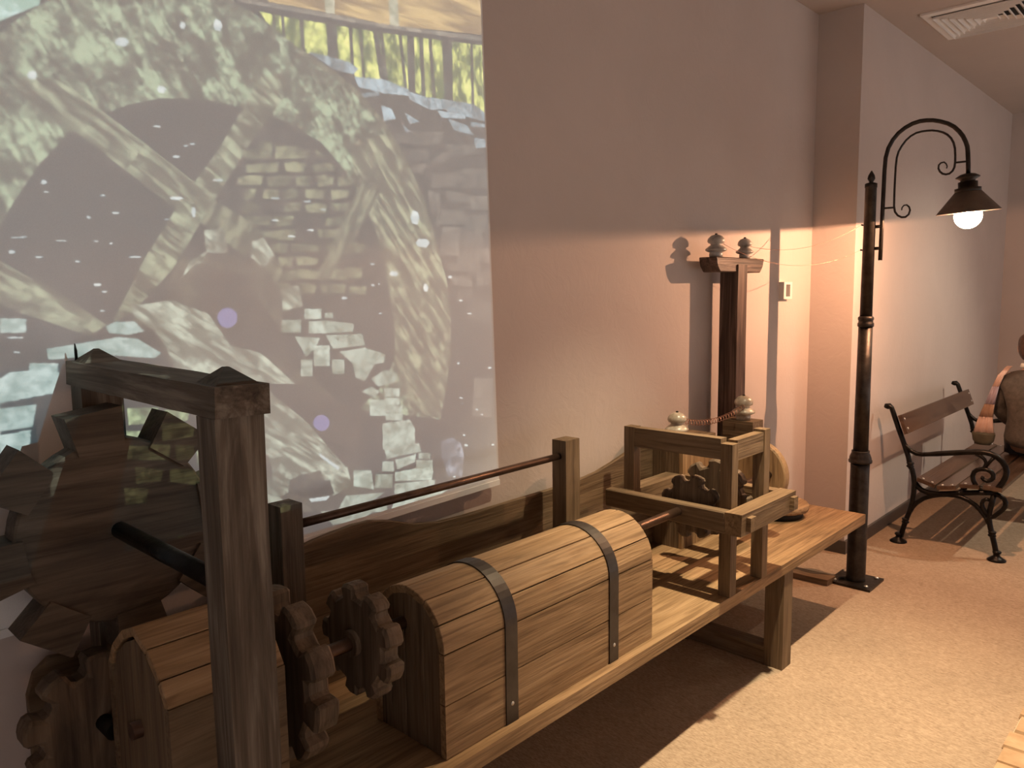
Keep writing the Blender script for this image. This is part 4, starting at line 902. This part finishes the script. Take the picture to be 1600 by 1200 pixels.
# local frame: faces +X (forward), +Y is the person's left
def pl(*rows): return [(PCX + r[0], PCY + r[1], PCZ + r[2], *r[3:]) for r in rows]
body = pl((0, 0, .10, .10, .15), (.01, 0, .24, .10, .135), (.0, 0, .38, .105, .155), (.0, 0, .49, .085, .14), (.02, 0, .55, .052), (.035, 0, .60, .05),
          (.05, 0, .69, .088, .072), (.05, 0, .765, .080, .068),
          (0.0, .145, .50, .050), (.05, .18, .30, .040), (.19, .10, .18, .033), (.26, .03, .17, .026),
          (0.0, -.145, .50, .050), (.05, -.18, .30, .040), (.17, -.21, .18, .033), (.23, -.24, .17, .026),
          (.10, .06, .085, .085), (.42, -.14, .09, .062), (.43, -.15, -.13, .050), (.44, -.15, -.345, .036), (.55, -.18, -.378, .032),
          (.07, -.11, .085, .085), (.28, -.38, .09, .062), (.29, -.39, -.13, .050), (.30, -.39, -.345, .036), (.38, -.47, -.378, .032))
ed = [(0, 1), (1, 2), (2, 3), (3, 4), (4, 5), (5, 6), (6, 7), (3, 8), (8, 9), (9, 10), (10, 11), (3, 12), (12, 13), (13, 14), (14, 15),
      (0, 16), (16, 17), (17, 18), (18, 19), (19, 20), (0, 21), (21, 22), (22, 23), (23, 24), (24, 25)]
bmb = skin('body', body, ed, M['skin'], per)
link('body', bmb, M['skin'], per, True)
tro = pl((0, 0, .09, .125, .175), (.11, .055, .095, .092), (.42, -.14, .09, .074), (.43, -.15, -.13, .060), (.435, -.15, -.33, .048), (.08, -.115, .095, .092), (.28, -.38, .09, .074), (.29, -.39, -.13, .060), (.297, -.39, -.33, .048))
link('trousers', skin('trousers', tro, [(0, 1), (1, 2), (2, 3), (3, 4), (0, 5), (5, 6), (6, 7), (7, 8)], M['trousers'], per), M['trousers'], per, True)
for (x, y, dx, dy) in ((.42, -.145, .19, -.05), (.285, -.38, .13, -.14)):
    sh = pl((x, y, -.372, .040), (x + dx * .45, y + dy * .45, -.378, .040), (x + dx, y + dy, -.384, .030))
    link('shoe', skin('shoe', sh, [(0, 1), (1, 2)], M['shoe'], per), M['shoe'], per, True)
jac = pl((-.01, 0, .055, .150, .19), (-.005, 0, .17, .13, .165), (-.005, 0, .30, .125, .160), (.0, 0, .42, .120, .165), (.0, 0, .51, .092, .150), (.015, 0, .565, .064, .072),
         (0.0, .150, .50, .070), (.05, .185, .30, .054), (.18, .105, .185, .046),
         (0.0, -.150, .50, .070), (.05, -.185, .30, .054), (.16, -.21, .185, .046))
bmj = skin('jacket', jac, [(0, 1), (1, 2), (2, 3), (3, 4), (4, 5), (3, 6), (6, 7), (7, 8), (3, 9), (9, 10), (10, 11)], M['jacket'], per, 3)
from mathutils import noise as mnoise
for v in bmj.verts:
    q = v.co
    k = max(0, 1 - (q.z - PCZ) / .5)
    v.co += Vector((mnoise.noise(Vector((q.x * 4, q.y * 9, q.z * 26 + q.y * 12))) * .012 * (.3 + k), mnoise.noise(Vector((q.x * 6, q.y * 5, q.z * 20 + 9))) * .006, 0))
link('jacket', bmj, M['jacket'], per, True)
link('collar', G().lathe([(.068, 0), (.072, .010), (.066, .030), (.060, .030), (.062, .004)], (PCX + .022, PCY, PCZ + .572), 24, Matrix.Rotation(.12, 3, 'Y')), M['collar'], per)
hr = pl((.022, 0, .610, .060, .064), (.020, 0, .665, .094, .088), (.030, 0, .74, .102, .092), (.052, 0, .79, .088, .080))
bmh = skin('hair', hr, [(0, 1), (1, 2), (2, 3)], M['hair'], per, 3)
for v in bmh.verts:
    v.co += Vector((0, mnoise.noise(Vector((v.co.y * 60, v.co.z * 9, v.co.x * 30))) * .004, 0))
    dx = v.co.x - (PCX + .105)
    if dx > 0 and v.co.z < PCZ + .755: v.co.x -= dx * .9
link('hair', bmh, M['hair'], per, True)
hc = Vector((PCX + .05, PCY, PCZ + .70))
for sy in (1, -1):
    link('ear', G().lathe([(0, -.030), (.010, -.022), (.014, 0), (.013, .018), (0, .030)], hc + Vector((.0, sy * .083, -.005)), 10), M['skin'], per)
    link('eye', G().lathe([(0, -.010), (.008, -.006), (.010, 0), (.008, .006), (0, .010)], hc + Vector((.082, sy * .030, .012)), 10), M['collar'], per)
    hp = (PCX + .26, PCY + .03, PCZ + .17) if sy > 0 else (PCX + .23, PCY - .24, PCZ + .17)
    h = G()
    for k in range(4):
        y = hp[1] - sy * (.000 + k * .016) + sy * .02
        h.tube([(hp[0] + .01, y, hp[2]), (hp[0] + .055, y, hp[2] + .004), (hp[0] + .085 + (.008 if k in (1, 2) else 0), y, hp[2] - .012), (hp[0] + .092, y, hp[2] - .032)], [.009, .009, .008, .006], 7)
    h.tube([(hp[0] + .0, hp[1] - sy * .03, hp[2] + .006), (hp[0] + .035, hp[1] - sy * .052, hp[2] + .008), (hp[0] + .062, hp[1] - sy * .055, hp[2] - .004)], [.011, .010, .007], 7)
    link('fingers', h, M['skin'], per)
link('nose', G().lathe([(.016, -.016), (.010, 0), (.004, .022), (0, .024)], hc + Vector((.090, 0, -.006)), 8, Matrix.Rotation(-.15, 3, 'Y')), M['skin'], per)
link('mouth', G().tube([hc + Vector((.083, -.022, -.040)), hc + Vector((.090, 0, -.041)), hc + Vector((.083, .022, -.040))], [.002, .005, .002], 6), M['bag_pink'], per)

bag = thing('shoulder_bag', 'striped pink and mauve cloth bag hanging at the side of the seated person', 'bag', (PCX - .06, PCY + .30, PCZ + .10))
BX, BY, BZ = PCX - .08, PCY + .325, PCZ
def pleat(name, mat, pts, w, d):
    """gathered cloth: a soft ribbon that widens downwards"""
    bm = bmesh.new(); rows = []
    n = 10
    for i, (x, y, z) in enumerate(pts):
        ww = w[i]
        rows.append([bm.verts.new((x + math.sin(k * 2.1 + i * .3) * d + .0, y + (k / (n - 1) - .5) * ww, z)) for k in range(n)] +
                    [bm.verts.new((x + .022, y + (k / (n - 1) - .5) * ww, z)) for k in reversed(range(n))])
    for a, b in zip(rows, rows[1:]):
        for k in range(2 * n):
            l = (k + 1) % (2 * n)
            bm.faces.new((a[k], a[l], b[l], b[k]))
    bm.faces.new(rows[0]); bm.faces.new(list(reversed(rows[-1])))
    return link(name, bm, mat, bag, True)
pleat('strap', M['bag_pink'], [(BX + .05, PCY + .120, BZ + .585), (BX - .03, PCY + .150, BZ + .53), (BX - .045, PCY + .172, BZ + .46)], [.03, .032, .036], .004)
pleat('band', M['bag_violet'], [(BX - .044, PCY + .173, BZ + .459), (BX - .05, PCY + .186, BZ + .40), (BX - .05, PCY + .198, BZ + .345)], [.036, .044, .054], .005)
pleat('band', M['bag_brown'], [(BX - .049, PCY + .199, BZ + .344), (BX - .05, PCY + .208, BZ + .30), (BX - .05, PCY + .215, BZ + .262)], [.054, .066, .078], .006)
pleat('pouch', M['bag_pink'], [(BX - .049, PCY + .216, BZ + .261), (BX - .055, PCY + .220, BZ + .21), (BX - .06, PCY + .222, BZ + .158)], [.074, .095, .115], .010)
bot = G().lathe([(0, 0), (.040, .004), (.060, .030), (.067, .070), (.064, .084)], (0, 0, 0), 20)
for v in bot.bm.verts: v.co = Vector((BX - .045 + v.co.x * .5, PCY + .222 + v.co.y, BZ + .076 + v.co.z))
link('base', bot, M['bag_olive'], bag, True)
